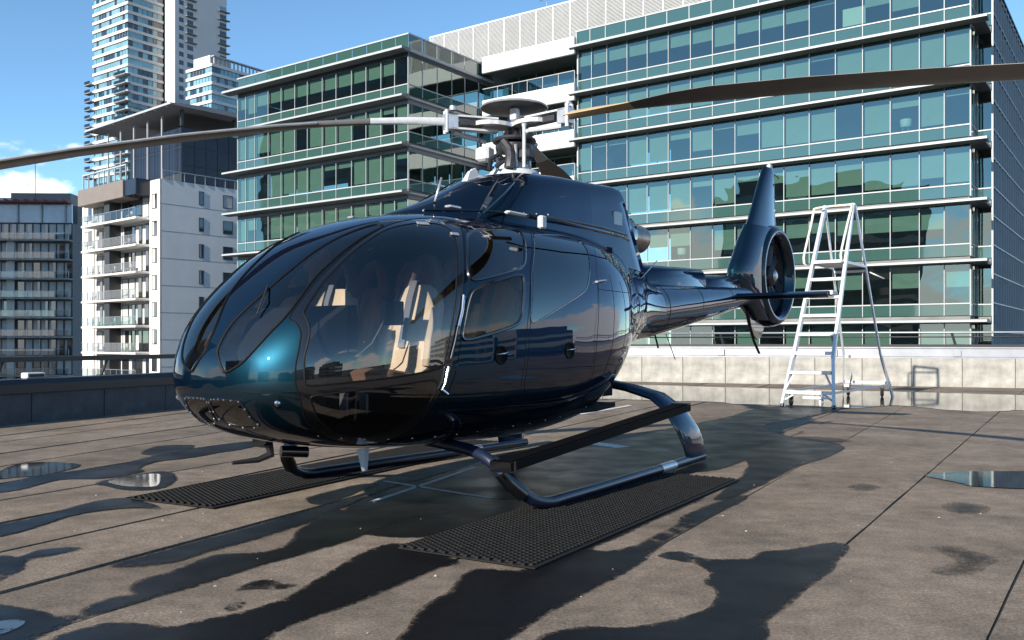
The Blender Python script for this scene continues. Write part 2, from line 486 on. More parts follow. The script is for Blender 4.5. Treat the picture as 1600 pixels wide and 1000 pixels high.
WET_PATCHES = {
'A':[(-2.1,4.73),(-1.86,4.82),(-1.72,5.11),(-1.5,5.53),(-1.36,5.93),(-1.21,6.51),(-1.06,7.06),(-1.03,7.21),(-1.25,6.72),(-1.43,6.24),(-1.74,5.53),(-2.0,4.99)],
'B':[(-2.1,3.5),(-1.95,3.54),(-1.88,3.82),(-1.72,4.07),(-1.56,4.37),(-1.36,4.75),(-1.16,5.08),(-0.94,5.48),(-0.76,5.93),(-0.45,6.26),(-0.74,6.51),(-1.07,6.26),(-1.25,6.26),(-1.31,5.73),(-1.28,5.27),(-1.34,5.08),(-1.46,4.99),(-1.63,4.96),(-1.69,4.73),(-1.76,4.55),(-1.83,4.45),(-1.81,4.29),(-1.75,4.19),(-1.85,4.1),(-1.87,3.96),(-1.88,3.87),(-1.98,3.82),(-2.06,3.89),(-2.39,3.99)],
'C':[(-1.77,3.49),(-1.74,3.69),(-1.66,3.75),(-1.4,3.69),(-1.28,3.8),(-1.13,3.95),(-0.99,4.23),(-0.9,4.68),(-0.81,5.03),(-0.65,5.24),(-0.33,4.84),(-0.4,4.72),(-0.63,4.27),(-0.86,3.92),(-1.0,3.65),(-1.05,3.49)],
'D':[(-0.16,4.64),(-0.24,4.41),(-0.28,4.23),(-0.35,4.07),(-0.39,3.91),(-0.4,3.69),(-0.4,3.49),(-0.1,3.49),(0.1,3.87),(0.3,4.21),(0.45,4.45),(0.62,4.75),(0.75,5.02),(0.93,5.41),(1.23,5.93),(1.74,6.77),(1.71,6.83),(1.23,6.15),(1.08,5.78),(0.89,5.44),(0.74,5.19),(0.58,5.06),(0.45,5.08),(0.45,5.19),(0.63,5.48),(0.83,5.83),(1.33,6.64),(1.37,6.83),(0.56,5.63),(0.29,5.11),(0.08,4.64)],
'E':[(0.83,4.94),(0.95,5.02),(1.04,4.86),(1.3,4.86),(1.42,5.02),(1.59,5.09),(1.92,5.24),(1.68,4.77),(1.51,4.49),(1.23,4.08),(1.06,3.82),(0.87,3.49),(0.15,3.49),(0.27,3.69),(0.46,3.69),(0.69,3.79),(0.88,3.93),(0.97,4.11),(1.0,4.3),(0.98,4.42),(1.04,4.56),(1.02,4.77),(0.92,4.86)],
'F':[(1.22,10.68),(2.31,12.43),(3.43,14.12),(4.27,15.72),(5.18,16.66),(5.78,15.87),(4.33,13.77),(3.72,13.02),(3.46,12.25),(3.46,11.26),(3.74,10.68),(3.69,10.04),(3.17,9.15),(2.67,8.5),(1.91,7.21),(1.54,6.72),(1.98,7.71),(2.26,8.5),(2.34,8.96),(1.84,8.29),(1.5,8.09),(0.84,7.37),(0.23,6.51),(-0.4,5.53),(-0.96,5.59),(-1.16,6.26),(-1.01,7.06),(-0.58,8.09),(0.14,9.74)],
'G2':[(-4.23,7.31),(-4.17,7.9),(-3.99,8.21),(-3.78,8.68),(-3.68,9.36),(-3.54,9.92),(-3.06,10.68),(-2.92,10.22),(-3.15,9.57),(-3.33,9.15),(-3.54,8.86),(-3.52,8.37),(-3.41,8.17),(-3.56,7.79),(-3.91,7.71),(-3.97,7.21),(-4.08,7.06)],
'G3':[(-3.93,9.52),(-4.03,10.16),(-3.75,10.28),(-3.59,10.16),(-3.56,9.57),(-3.74,9.36)],
'G4':[(-3.47,7.47),(-3.47,7.71),(-3.29,8.09),(-3.15,8.17),(-2.92,7.79),(-2.84,7.44),(-2.87,7.18),(-3.09,7.15),(-3.33,7.34)],
'G5':[(-3.32,5.74),(-3.19,6.04),(-3.08,6.64),(-2.9,6.77),(-2.51,6.38),(-2.78,6.38),(-3.0,6.08),(-3.06,5.63),(-3.15,5.44)],
'G6':[(-2.85,4.93),(-2.71,4.93),(-2.68,5.08),(-2.54,5.16),(-2.47,5.13),(-2.53,4.99),(-2.62,4.84),(-2.54,4.64),(-2.54,4.51),(-2.56,4.43)],
'G7':[(-1.3,4.26),(-1.28,4.41),(-1.21,4.45),(-1.13,4.38),(-1.05,4.37),(-1.09,4.3),(-1.16,4.28),(-1.24,4.29)],
'G7b':[(-1.28,3.98),(-1.26,4.06),(-1.23,4.07),(-1.23,3.98),(-1.25,3.94)],
'G9':[(-1.55,6.77),(-1.42,7.12),(-1.27,7.44),(-1.12,7.47),(-1.21,7.06),(-1.39,6.51)],
'R1':[(3.12,6.51),(3.31,6.61),(3.41,6.46),(3.37,6.33),(3.22,6.17),(3.06,6.22)],
'R2':[(2.42,5.17),(2.55,5.17),(2.64,4.99),(2.64,4.87),(2.43,4.65),(2.28,4.55),(2.16,4.61),(2.27,4.73),(2.41,4.82),(2.42,4.99)],
'R3':[(2.74,7.31),(2.93,7.47),(3.0,7.31),(2.85,7.12),(2.74,7.12)],
'R4':[(3.43,11.18),(3.97,11.11),(4.04,10.68),(3.69,10.54)],
}
WATER_PATCHES = {
'back':[(1.72,24.14),(3.5,24.5),(5.78,23.14),(7.83,21.92),(9.67,20.82),(11.48,19.6),(12.03,18.31),(9.44,14.36),(8.81,15.43),(8.01,15.15),(7.56,15.57),(7.14,16.66),(6.18,16.02),(5.24,16.66),(4.37,17.0),(3.92,17.72),(3.2,17.91),(2.12,18.51),(1.25,19.37)],
'right':[(3.67,7.93),(3.92,8.13),(4.2,8.17),(4.85,8.09),(4.35,7.24),(3.81,7.31),(3.75,7.5),(3.69,7.71)],
'left':[(-4.59,7.93),(-4.78,8.63),(-4.56,8.81),(-4.18,8.63),(-4.1,8.21),(-4.17,7.9),(-4.34,7.79),(-4.46,7.71)],
'mat':[(-3.43,7.61),(-3.26,8.01),(-3.11,7.93),(-2.95,7.5),(-2.95,7.31),(-3.2,7.34)],
'corner':[(-2.2,3.75),(-2.12,3.8),(-2.05,3.78),(-2.04,3.7),(-2.1,3.59)],
}

def patch(name, ctrl, z, mat, rim, label=None, jit=.02, step=.1, parent=None, grow=0.0):
    """thin irregular sheet of damp or water on the deck; 'rim' grows from 0 at its edge to 1 inside"""
    poly = catmull([(x, y) for x, y in ctrl], True, .06)
    out = []
    for p in poly:
        q = Vector((p.x * 3.1, p.y * 3.1, z * 50))
        out.append(Vector((p.x + noise.noise(q) * jit, p.y + noise.noise(q + Vector((9, 3, 1))) * jit)))
    poly = out
    n = len(poly)
    if grow:                                             # damp creeps a little past the traced rim
        area = sum(poly[k].x * poly[(k+1) % n].y - poly[(k+1) % n].x * poly[k].y for k in range(n))
        sg = 1 if area > 0 else -1
        poly = [poly[k] + Vector(((poly[(k+1) % n] - poly[k-1]).y, -(poly[(k+1) % n] - poly[k-1]).x)).normalized() * grow * sg for k in range(n)]
    pts = [Vector((p.x, p.y)) for p in poly]
    xs = [p.x for p in poly]; ys = [p.y for p in poly]
    gx = min(xs) + step / 2
    while gx < max(xs):
        gy = min(ys) + step / 2
        while gy < max(ys):
            if inside((gx, gy), poly): pts.append(Vector((gx + random.uniform(-.2, .2) * step, gy + random.uniform(-.2, .2) * step)))
            gy += step
        gx += step
    res = delaunay_2d_cdt(pts, [(i, (i+1) % n) for i in range(n)], [], 0, 1e-5)
    vs, fs = res[0], res[2]
    fs = [f for f in fs if inside(sum((vs[i] for i in f), Vector((0, 0))) / 3, poly)]
    me = bpy.data.meshes.new(name)
    me.from_pydata([(v.x, v.y, z) for v in vs], [], fs)
    at = me.attributes.new('rim', 'FLOAT', 'POINT')
    vals = []
    for v in vs:
        d = 9
        for k in range(n):
            a, b = poly[k], poly[(k+1) % n]
            ab = b - a; t = max(0, min(1, (v - a).dot(ab) / max(ab.length_squared, 1e-9)))
            d = min(d, (v - a - ab * t).length_squared)
        vals.append(min(1, math.sqrt(d) / rim))
    at.data.foreach_set('value', vals)
    me.materials.append(mat)
    b = bmesh.new(); b.from_mesh(me)
    for f in b.faces:
        if f.normal.z < 0: f.normal_flip()
    b.to_mesh(me); b.free()
    return inst(name, me, parent, kind='structure')
for k, (nm, c) in enumerate(WET_PATCHES.items()):
    xs = [p[0] for p in c]
    patch('wet_patch', c, .0065 + .0003 * (k % 5), M['damp' if nm[0] == 'R' else 'wet'], (.15 if nm in 'ABCDEF' else .30 if nm[0] == 'R' else .10), step=.11 if nm[0] != 'R' else .05, grow=.035 if nm in 'ABCDEFG2' else .01)
for nm, c in WATER_PATCHES.items():
    patch('puddle', c, .0095, M['water'], .16 if nm == 'back' else .08, step=.4 if nm == 'back' else .1, jit=.12 if nm == 'back' else .02)

# worn white pad markings
for (p, q, w) in [((1.1, 14.61), (2.2, 16.66), .10), ((-1.04, 6.61), (-.35, 8.44), .05), ((-1.09, 7.61), (-.15, 6.77), .045), ((.75, 10.7), (1.25, 10.04), .22), ((.05, 9.3), (.95, 11.4), .12)]:
    d = Vector((q[0]-p[0], q[1]-p[1])).normalized(); s = Vector((-d.y, d.x)) * w / 2
    MB().add([(p[0]-s.x, p[1]-s.y, .0085), (p[0]+s.x, p[1]+s.y, .0085), (q[0]+s.x, q[1]+s.y, .0085), (q[0]-s.x, q[1]-s.y, .0085)], [(0, 3, 2, 1)]).build('painted_line', M['white_paint'], kind='structure')

# small pale chips and grit lying on the felt
g = MB()
for k in range(70):
    y = random.uniform(3.6, 11) ; x = random.uniform(-.55, .55) * y; s = random.uniform(.004, .012)
    a = random.uniform(0, 6.28)
    g.add([(x + s*math.cos(a+t), y + s*math.sin(a+t)*.6, .004) for t in (0, 1.7, 3.3, 4.6)] + [(x, y, .004 + s*.7)], [(0,1,4),(1,2,4),(2,3,4),(3,0,4)])
g.build('grit', M['concrete'], kind='stuff')

# rubber landing mats
def mat_thing(origin, d, L, W, label):
    d = Vector(d).normalized(); rz = math.atan2(d.y, d.x)
    root = empty('rubber_mat', (origin[0], origin[1], .011), rz, label=label, cat='rubber mat', group='mats under the skids')
    MB().box((0, -W, 0), (L, 0, .007)).build('backing_sheet', M['rubber'], root)
    b = MB(); p = .042; nx = int(L / p); ny = int(W / (p * .87))
    for i in range(nx):
        for j in range(ny):
            x = (i + .5 + .5 * (j % 2)) * p; y = -(j + .5) * p * .87
            if x > L - .02: continue
            r = .016; h = .020
            vs = [(x-r, y-r*.85, .0072), (x+r, y-r*.85, .0072), (x+r, y+r*.85, .0072), (x-r, y+r*.85, .0072),
                  (x-r*.7, y-r*.6, h), (x+r*.7, y-r*.6, h), (x+r*.7, y+r*.6, h), (x-r*.7, y+r*.6, h)]
            b.add(vs, [(4,5,6,7),(0,1,5,4),(1,2,6,5),(2,3,7,6),(3,0,4,7)])
    b.build('stud', M['stud'], root, fix=False, kind='stuff')
M['stud'] = pbr('grey dusty rubber', (.015, .0147, .0142), 0.8, spec=.12, var=.3, vscale=20)
mat_thing((-.65, 5.11), (.52, .854), 3.5, .9, 'black studded rubber mat under the near skid, wet at its front edge')
mat_thing((-2.86, 6.72), (.46, .888), 4.6, .84, 'black studded rubber mat under the far skid')

# ------------------------------------------------------------------ parapets
def parapet(name, loc, rz, x0, x1, h_block, block_w, mats, label, cap):
    root = empty(name, (*loc, 0), rz, label=label, cat='parapet')
    core = MB().box((x0, .035, -.012), (x1, .30, h_block - .02)).build('core', M['bitumen'], root)
    x = x0; cache = {}
    while x < x1 - .05:
        w = min(block_w, x1 - x)
        key = round(w, 2)
        if key not in cache: cache[key] = MB().bbox((.006, 0, -.011), (w - .006, .034, h_block), .006).mesh('concrete_block', mats)
        inst('concrete_block', cache[key], root, (x, random.uniform(-.004, .004), 0))
        x += w
    cap(root, x0, x1, h_block)
    return root
def cap_left(root, x0, x1, h):
    MB().prism([(-.03, h + .002), (-.03, h + .13), (.05, h + .20), (.36, h + .20), (.36, h + .002)], x0, x1, 'x').build('cap', M['black_metal'], root)
def cap_right(root, x0, x1, h):
    MB().prism([(.004, h + .002), (.004, h + .03), (.05, h + .05), (.05, h + .25), (.02, h + .265), (.02, h + .30), (.36, h + .30), (.36, h + .002)], x0, x1, 'x').build('flashing', M['flashing'], root)
    MB().box((x0, .10, h + .302), (x1, .30, h + .37)).build('backing_strip', M['black_metal'], root)  # black strip stands in for the shadow of the gap above the flashing
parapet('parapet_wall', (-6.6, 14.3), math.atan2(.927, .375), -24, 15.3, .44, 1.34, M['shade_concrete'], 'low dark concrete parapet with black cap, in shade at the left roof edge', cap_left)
parapet('parapet_wall', (7.4, 25.2), math.atan2(-.375, .927), -8.7, 19, .75, 1.22, M['concrete'], 'sunlit pale concrete block parapet with grey flashing behind the puddle', cap_right)

rail = empty('guard_rail', (-6.6, 14.3, 0), math.atan2(.927, .375), label='black steel guard rail above the dark left parapet', cat='railing')
MB().beam((-24, .2, .93), (14.9, .2, .93), .07, .075).build('rail', M['black_metal'], rail)
pm = MB().beam((0, .2, .66), (.12, .2, .90), .03, .03).mesh('post', M['black_metal'])
for k in range(-11, 8): inst('post', pm, rail, (k * 1.9 + .25, 0, 0))
rail2 = empty('guard_rail', (7.4, 25.2, 0), math.atan2(-.375, .927), label='thin grey steel guard rail along the top of the pale parapet', cat='railing')
MB().tube([(-8.4, .5, 1.44), (19, .5, 1.44)], .028, 8).build('rail', M['flashing'], rail2)
MB().tube([(-8.4, .5, 1.32), (19, .5, 1.32)], .018, 8).build('rail', M['black_metal'], rail2)
pm = MB().beam((0, .46, 1.08), (-.10, .52, 1.46), .05, .05).mesh('post', M['black_metal'])
bm_ = MB().box((-.09, -.012, .8), (.09, .045, .98)).mesh('bracket', M['flashing'])
for k in range(8):
    inst('post', pm, rail2, (-7.6 + 3.05 * k, 0, 0)); inst('bracket', bm_, rail2, (-7.6 + 3.05 * k, 0, 0))

pf = empty('parapet_lamp', (-7.12, 13.5, .64), math.atan2(.927, .375), label='small white lamp box on the dark left parapet', cat='lamp')
MB().bbox((-.16, .06, .0), (.16, .20, .085), .012).build('housing', M['lamp_white'], pf)
MB().box((-.13, .05, .02), (.13, .059, .065)).build('lens', M['black_metal'], pf)

# ================================================================== the office block opposite
M['office_glass'] = glass('green office glass', (.38, .53, .47), (.86, 1.0, .92), ior=1.7, lo=.11, wav=.012, wscale=.45, gain=1.0)
M['spandrel_glass'] = pbr('green spandrel glass', (.035, .085, .072), .05, spec=.9, coat=1.0, coat_rough=.0)
M['blue_glass'] = pbr('blue curtain wall glass', (.03, .06, .10), .03, spec=1.0, coat=1.0, coat_rough=.0)
M['white_clad'] = pbr('white cladding', (.74, .74, .73), .55, var=.05, vscale=.6)
M['white_frame'] = pbr('white aluminium', (.40, .42, .42), .45, var=.06, vscale=1.0)
M['soffit'] = pbr('grey soffit', (.20, .20, .21), .6, var=.1, vscale=1.0)
M['dark_frame'] = pbr('dark frame', (.03, .032, .035), .4)
M['room'] = pbr('office interior', (.20, .20, .19), .9, var=.35, vscale=.35)
M['floor_slab'] = pbr('office floor', (.22, .21, .20), .8, var=.2, vscale=.5)
M['blind'] = pbr('roller blind', (.43, .47, .45), .8, var=.06, vscale=1.5)
M['board'] = pbr('white board', (.85, .86, .86), .5)
M['grey_screen'] = pbr('plant screen backing', (.30, .31, .32), .7)

def quad(name, mat):
    return MB().add([(0, 0, 0), (1, 0, 0), (1, 0, 1), (0, 0, 1)], [(0, 1, 2, 3)]).mesh(name, mat, fix=False)
def boxmesh(name, mat): return MB().box((0, 0, 0), (1, 1, 1)).mesh(name, mat)
PANE, SPAN, BLIND = quad('window_pane', M['office_glass']), quad('spandrel_pane', M['spandrel_glass']), boxmesh('blind', M['blind'])
MULL, SILL = boxmesh('mullion', M['white_frame']), boxmesh('sill', M['white_frame'])
def put(name, mesh, parent, x0, x1, y0, y1, z0, z1):
    o = inst(name, mesh, parent, (x0, y0, z0)); o.scale = (x1 - x0, max(y1 - y0, .001), z1 - z0); return o

def curtain(root, loc, rz, xs, sills, win_h, span_h, drop, ledge_x, proj, blinds=.75, seed=1, tilt=True, ledges=True, depth=7.0):
    """a glazed front: x runs right along it, y runs into the building"""
    rnd = random.Random(seed)
    x0, x1 = xs[0], xs[-1]
    b = MB()
    for s in sills:                                    # dark bands between window heads and the ledge above
        b.box((x0, .02, s + win_h + .05), (x1, .10, s + 3.8 - drop))
    part = b.build('curtain_wall', M['soffit'], root)
    part.location = (*loc, 0); part.rotation_euler = (0, 0, rz)
    for s in sills:
        MB().box((x0 - .02, -.05, s - .05), (x1 + .02, .08, s + .03)).build('sill', M['white_frame'], part)
        if ledges:
            ld = MB().prism([(-proj, s - drop + .02), (-proj, s - drop + .20), (.0, s - drop + .24), (.0, s - drop - .02), (-proj * .35, s - drop - .04)], ledge_x[0], ledge_x[1], 'x').build('ledge', M['soffit'], part)
            MB().box((ledge_x[0], -proj - .03, s - drop + .03), (ledge_x[1], -proj - .003, s - drop + .17)).build('fascia', M['white_frame'], ld)
        MB().box((x0 + .05, .12, s - drop + .02), (x1 - .05, depth, s - drop + .22)).build('floor', M['floor_slab'], part)
        for i in range(len(xs) - 1):
            a, c = xs[i], xs[i + 1]
            p = put('window_pane', PANE, part, a + .03, c - .03, .0, .001, s + .05, s + win_h)
            if tilt: p.rotation_euler = (rnd.uniform(-.006, .006), 0, rnd.uniform(-.006, .006))
            q = put('spandrel_pane', SPAN, part, a + .03, c - .03, .0, .001, s - span_h, s - .06)
            if tilt: q.rotation_euler = (rnd.uniform(-.006, .006), 0, rnd.uniform(-.006, .006))
            if rnd.random() < (blinds if sills.index(s) > 3 else max(blinds, .93 if blinds > .6 else blinds)):
                row = .97 if sills.index(s) in (1, 2, 3) else .60 if sills.index(s) != 0 else .55
                hh = (row if rnd.random() < .78 else rnd.choice([.22, .35, .5, .8, .97])) * (win_h - .1) * rnd.uniform(.97, 1.0)
                put('blind', BLIND, part, a + .08, c - .08, .22, .24, s + win_h - hh, s + win_h)
        for i in range(len(xs)):
            put('mullion', MULL, part, xs[i] - .022, xs[i] + .022, -.045, .06, s - span_h, s + win_h)
        MB().box((x0 + .02, .10, s - drop + .24), (x1 - .02, .16, s - .06)).build('backing_strip', M['room'], part)
    return part

RZ = math.atan2(-.5812, .8137)
EX, EY = Vector((.8137, -.5812)), Vector((.5812, .8137))
# --- left wing
wing = empty('office_building', (-8.28, 71.4, 0), RZ, label='green glass office wing with projecting white ledges, left of the helicopter mast', cat='office building')
A_X = [-21.36, -20.15, -18.83, -16.98, -15.2, -13.39, -11.76, -9.87, -8.18, -6.33, -4.64, -2.94, -1.43, 0.0]
A_S = [21.76 - 3.8 * k for k in range(8)]
curtain(wing, (0, 0), 0, A_X, A_S, 2.2, .78, 1.2, (-22.4, .25), 1.0, .7, 3)
A_Y = [0.06, 1.72, 3.56, 5.45, 7.22, 9.18, 11.3]
curtain(wing, (0, 0), R(90), A_Y, A_S, 2.2, .78, 1.2, (-.2, 11.3), .14, .5, 5)
curtain(wing, (-21.36, 9.0), R(-90), [0, 3, 6, 9], A_S, 2.2, .78, 1.2, (0, 9), .14, .5, 6)
b = MB().box((-14.2, 7.2, -30), (-7.2, 11.2, 24.2)); b.build('core', M['room'], wing)
MB().box((-21.3, .05, -30), (-.05, 11.2, -7)).build('podium', M['soffit'], wing)
MB().box((-21.3, .02, 23.98), (-.02, 11.3, 24.30)).build('roof', M['soffit'], wing)
ld = MB().prism([(-1.0, 24.34), (-1.0, 24.52), (.0, 24.56), (.0, 24.30), (-.35, 24.28)], -22.4, .25, 'x').build('ledge', M['soffit'], wing)
MB().box((-22.4, -1.03, 24.33), (.25, -1.003, 24.51)).build('fascia', M['white_frame'], ld)
for i in range(len(A_X) - 1): put('parapet_pane', SPAN, wing, A_X[i] + .03, A_X[i+1] - .03, .06, .061, 24.60, 25.70)
for i in range(len(A_Y) - 1):
    o = put('parapet_pane', SPAN, wing, 0, A_Y[i+1] - A_Y[i] - .06, 0, .001, 24.60, 25.70)
    o.location = (-.02, A_Y[i] + .03, 24.60); o.rotation_euler = (0, 0, R(90))
MB().box((-21.5, .0, 25.72), (.04, .12, 25.84)).build('coping', M['white_frame'], wing)
MB().box((-.08, .14, 25.72), (.04, 11.3, 25.84)).build('coping', M['white_frame'], wing)
MB().box((.03, -.2, 24.33), (.17, 11.3, 24.56)).build('side_band', M['white_frame'], wing)
MB().box((-21.3, .15, 24.32), (-.15, 11.2, 24.58)).build('roof_gravel', M['grey_screen'], wing)

# --- white middle with open galleries
OC = Vector((-8.28, 71.4)) + EY * 9.3
mid = empty('office_building', (OC.x, OC.y, 0), RZ, label='white office link with open balconies and louvred plant screen between the glass wings', cat='office building')
for k in range(9):
    zt = 26.2 - 3.8 * k
    MB().bbox((.25, 0, zt - 1.42), (9.75, .35, zt), .05).build('white_band', M['white_clad'], mid)
    MB().box((.25, .36, zt - 1.30), (9.75, 3.6, zt - 1.05)).build('gallery_slab', M['soffit'], mid)
    if k:
        for j in range(6):
            a, c = .3 + j * 1.57, .3 + (j + 1) * 1.57
            put('balustrade_pane', PANE, mid, a + .03, c - .03, .18, .181, zt + .02, zt + .98)
            put('baluster', MULL, mid, c - .025, c + .025, .15, .21, zt, zt + 1.02)
        MB().box((.25, .14, zt + 1.0), (9.7, .22, zt + 1.06)).build('handrail', M['white_frame'], mid)
    for j in range(5):
        a, c = .3 + j * 1.88, .3 + (j + 1) * 1.88
        put('window_pane', PANE, mid, a + .04, c - .04, 3.0, 3.001, zt - 5.0 + 1.0, zt - 1.35)
        put('mullion', MULL, mid, c - .03, c + .03, 2.95, 3.06, zt - 5.0 + 1.0, zt - 1.35)
MB().box((.25, 4.0, -30), (9.7, 10, 26)).build('core', M['room'], mid)
MB().box((-6.4, 1.3, 26.2), (20.5, 9, 29.5)).build('plant_room', M['grey_screen'], mid)
lv = MB()
for k in range(30): lv.prism([(1.02, 26.26 + k*.108), (1.0, 26.30 + k*.108), (1.12, 26.345 + k*.108), (1.14, 26.305 + k*.108)], -6.6, 20.7, 'x')
lv.build('louvre_blade', M['white_clad'], mid, kind='stuff')
fr = MB().box((-6.6, .95, 29.50), (20.7, 1.2, 29.62)).build('screen_rail', M['white_clad'], mid)
pm = MB().box((-.04, .93, 26.2), (.04, 1.0, 29.5)).mesh('screen_post', M['white_clad'])
for k in range(17): inst('screen_post', pm, mid, (-6.5 + k * 1.7, 0, 0))
MB().box((.3, .36, 25.9), (9.7, 4.0, 26.15)).build('roof', M['soffit'], mid)
a = empty('roof_antenna', tuple(Vector((mid.location.x, mid.location.y)) + EX * 5.8 + EY * 2.0) + (29.5,), RZ, label='thin television antenna on the louvred plant screen roof', cat='antenna')
MB().tube([(0, 0, 0), (0, 0, 1.5)], .03, 6).build('mast', M['flashing'], a)
MB().tube([(-.8, 0, 1.2), (1.0, 0, 1.75)], .025, 6).build('boom', M['flashing'], a)
for k in range(5): MB().tube([(-.6 + k*.35, -.35, 1.27 + k*.107), (-.6 + k*.35, .35, 1.27 + k*.107)], .015, 5).build('element', M['flashing'], a)

# --- right wing
big = empty('office_building', (5.38, 73.9, 0), RZ, label='large green glass office wing with white ledges behind the tail and ladder', cat='office building')
B_X = [0.1, 1.38, 2.81, 4.64, 6.42, 8.22, 10.06, 11.83, 13.59, 15.44, 17.22, 19.02, 20.81, 22.61, 24.38, 26.18, 27.67, 29.18]
B_S = [22.65 - 3.8 * k for k in range(8)]
curtain(big, (0, 0), 0, B_X, B_S, 2.5, .78, 1.25, (-.35, 30.25), .9, .8, 11)
MB().box((5, 7.2, -30), (29, 24, 25)).build('core', M['room'], big)
MB().box((.1, .05, -30), (29.0, 22, -6)).build('podium', M['soffit'], big)
MB().box((0, .02, 25.18), (29.2, 24, 25.42)).build('roof', M['soffit'], big)
ld = MB().prism([(-.9, 25.22), (-.9, 25.40), (.0, 25.44), (.0, 25.18), (-.3, 25.16)], -.35, 30.25, 'x').build('ledge', M['soffit'], big)
MB().box((-.35, -.93, 25.21), (30.25, -.903, 25.39)).build('fascia', M['white_frame'], ld)
for i in range(len(B_X) - 1): put('parapet_pane', SPAN, big, B_X[i] + .03, B_X[i+1] - .03, -.25, -.249, 25.5, 26.6)
MB().box((0, -.30, 26.62), (29.2, -.2, 26.72)).build('coping', M['white_frame'], big)
for i in range(len(B_X)): put('mullion', MULL, big, B_X[i] - .03, B_X[i] + .03, -.29, -.22, 25.5, 26.6)
MB().box((-.02, .0, -30), (.07, 6, 26.6)).build('side_wall', M['white_clad'], big)
# right return: recessed bay, then a gridded curtain wall running back
curtain(big, (29.18, 0), R(90), [.05, 1.3, 2.5], B_S, 2.5, .78, 1.25, (.02, 2.5), .03, .0, 12, ledges=False, depth=.4)
curtain(big, (29.25, 2.5), 0, [0, .83], B_S, 2.5, .78, 1.25, (0, .8), .03, .0, 13, ledges=False, depth=3)
for s in B_S:
    MB().box((29.22, .03, s - 1.23), (30.02, 2.45, s - 1.08)).build('balcony_slab', M['soffit'], big)
gb = MB().box((30.02, 2.52, -30), (30.08, 50, 24.9)).build('side_glass', M['blue_glass'], big)
gm = MB()
for k in range(37): gm.box((30.082, 2.5 + k*1.3, -30), (30.16, 2.56 + k*1.3, 24.9))
for k in range(30): gm.box((30.083, 2.5, 24.6 - k*1.9), (30.15, 50, 24.68 - k*1.9))
gm.build('grid_mullion', M['white_frame'], gb, kind='stuff')
MB().box((29.3, 2.6, 24.92), (30.2, 50, 25.05)).build('side_coping', M['dark_frame'], big)

def indoor(px, z0, z1, w, y, k):
    c = Vector((5.38, 73.9)) + EX * px + EY * y
    o = empty('whiteboard', (c.x, c.y, z0), RZ, label=k, cat='whiteboard')
    MB().box((0, 0, 0), (w, .04, z1 - z0)).build('panel', M['board'], o)
    MB().box((.05, .05, -.25), (.1, .1, z1 - z0)).build('upright', M['dark_frame'], o)
    MB().box((w - .1, .05, -.25), (w - .05, .1, z1 - z0)).build('upright', M['dark_frame'], o)
indoor(7.0, 15.3, 16.6, 1.15, .35, 'white board behind office glass above the helicopter tail boom')
indoor(19.3, 15.4, 16.4, 1.0, .35, 'white board behind office glass high above the ladder')
indoor(21.2, 22.9, 24.1, 1.5, .35, 'white board behind top-floor office glass at the upper right')
indoor(8.5, 11.3, 12.0, 1.3, .35, 'low white board behind office glass right of the exhaust')
indoor(17.4, 11.4, 12.4, 1.3, .35, 'white board behind office glass right of the fin tip')

def tub_chair(px, z, y, k):
    c = Vector((5.38, 73.9)) + EX * px + EY * y
    o = empty('tub_chair', (c.x, c.y, z), RZ, label=k, cat='chair')
    MB().lathe([(.30, .45), (.36, .55), (.38, .95), (.34, .97), (.31, .60), (.0, .56), (.0, .45)], 16).build('shell', M['board'], o)
    for a in (45, 135, 225, 315): MB().tube([(.2*math.cos(R(a)), .2*math.sin(R(a)), .45), (.28*math.cos(R(a)), .28*math.sin(R(a)), .0)], .02, 6).build('leg', M['white_frame'], o)
tub_chair(23.5, 15.06, .75, 'pale tub chair behind office glass above the ladder, nearer the middle of its row')
tub_chair(25.2, 15.06, .75, 'pale tub chair behind office glass near the right end of its row')
tub_chair(9.0, 7.45, .8, 'pale tub chair behind dark office glass right of the exhaust')

# ================================================================== flats and towers further left
M['render'] = pbr('white render', (.72, .70, .67), .85, var=.06, vscale=.4)
M['brown_panel'] = pbr('brown grey cladding', (.20, .17, .15), .6, var=.08, vscale=.8)
M['flat_glass'] = pbr('dark window glass', (.02, .024, .028), .04, spec=.8, coat=1)
M['curtain'] = pbr('pale net curtain', (.50, .49, .46), .9, var=.15, vscale=2)
M['rail_glass'] = glass('balcony glass', (.62, .68, .70), (1, 1, 1), ior=1.5, lo=.05)
M['teal_glass'] = pbr('teal tower glass', (.16, .32, .36), .05, spec=.9, coat=1, var=.5, vscale=.09)
M['pale_glass'] = pbr('pale curtained glass', (.36, .40, .45), .12, spec=.8, var=.15, vscale=.5)
M['navy_panel'] = pbr('navy glass panel', (.016, .019, .032), .18, spec=.35, var=.3, vscale=.5)
M['tower_conc'] = pbr('pale tower concrete', (.62, .59, .56), .85, var=.06, vscale=.1)
M['red_trim'] = pbr('red pergola', (.22, .035, .035), .6)
FG, CU, DF, RG, WF = quad('glass', M['flat_glass']), quad('curtain', M['curtain']), boxmesh('frame', M['dark_frame']), quad('rail_pane', M['rail_glass']), boxmesh('rail', M['flashing'])

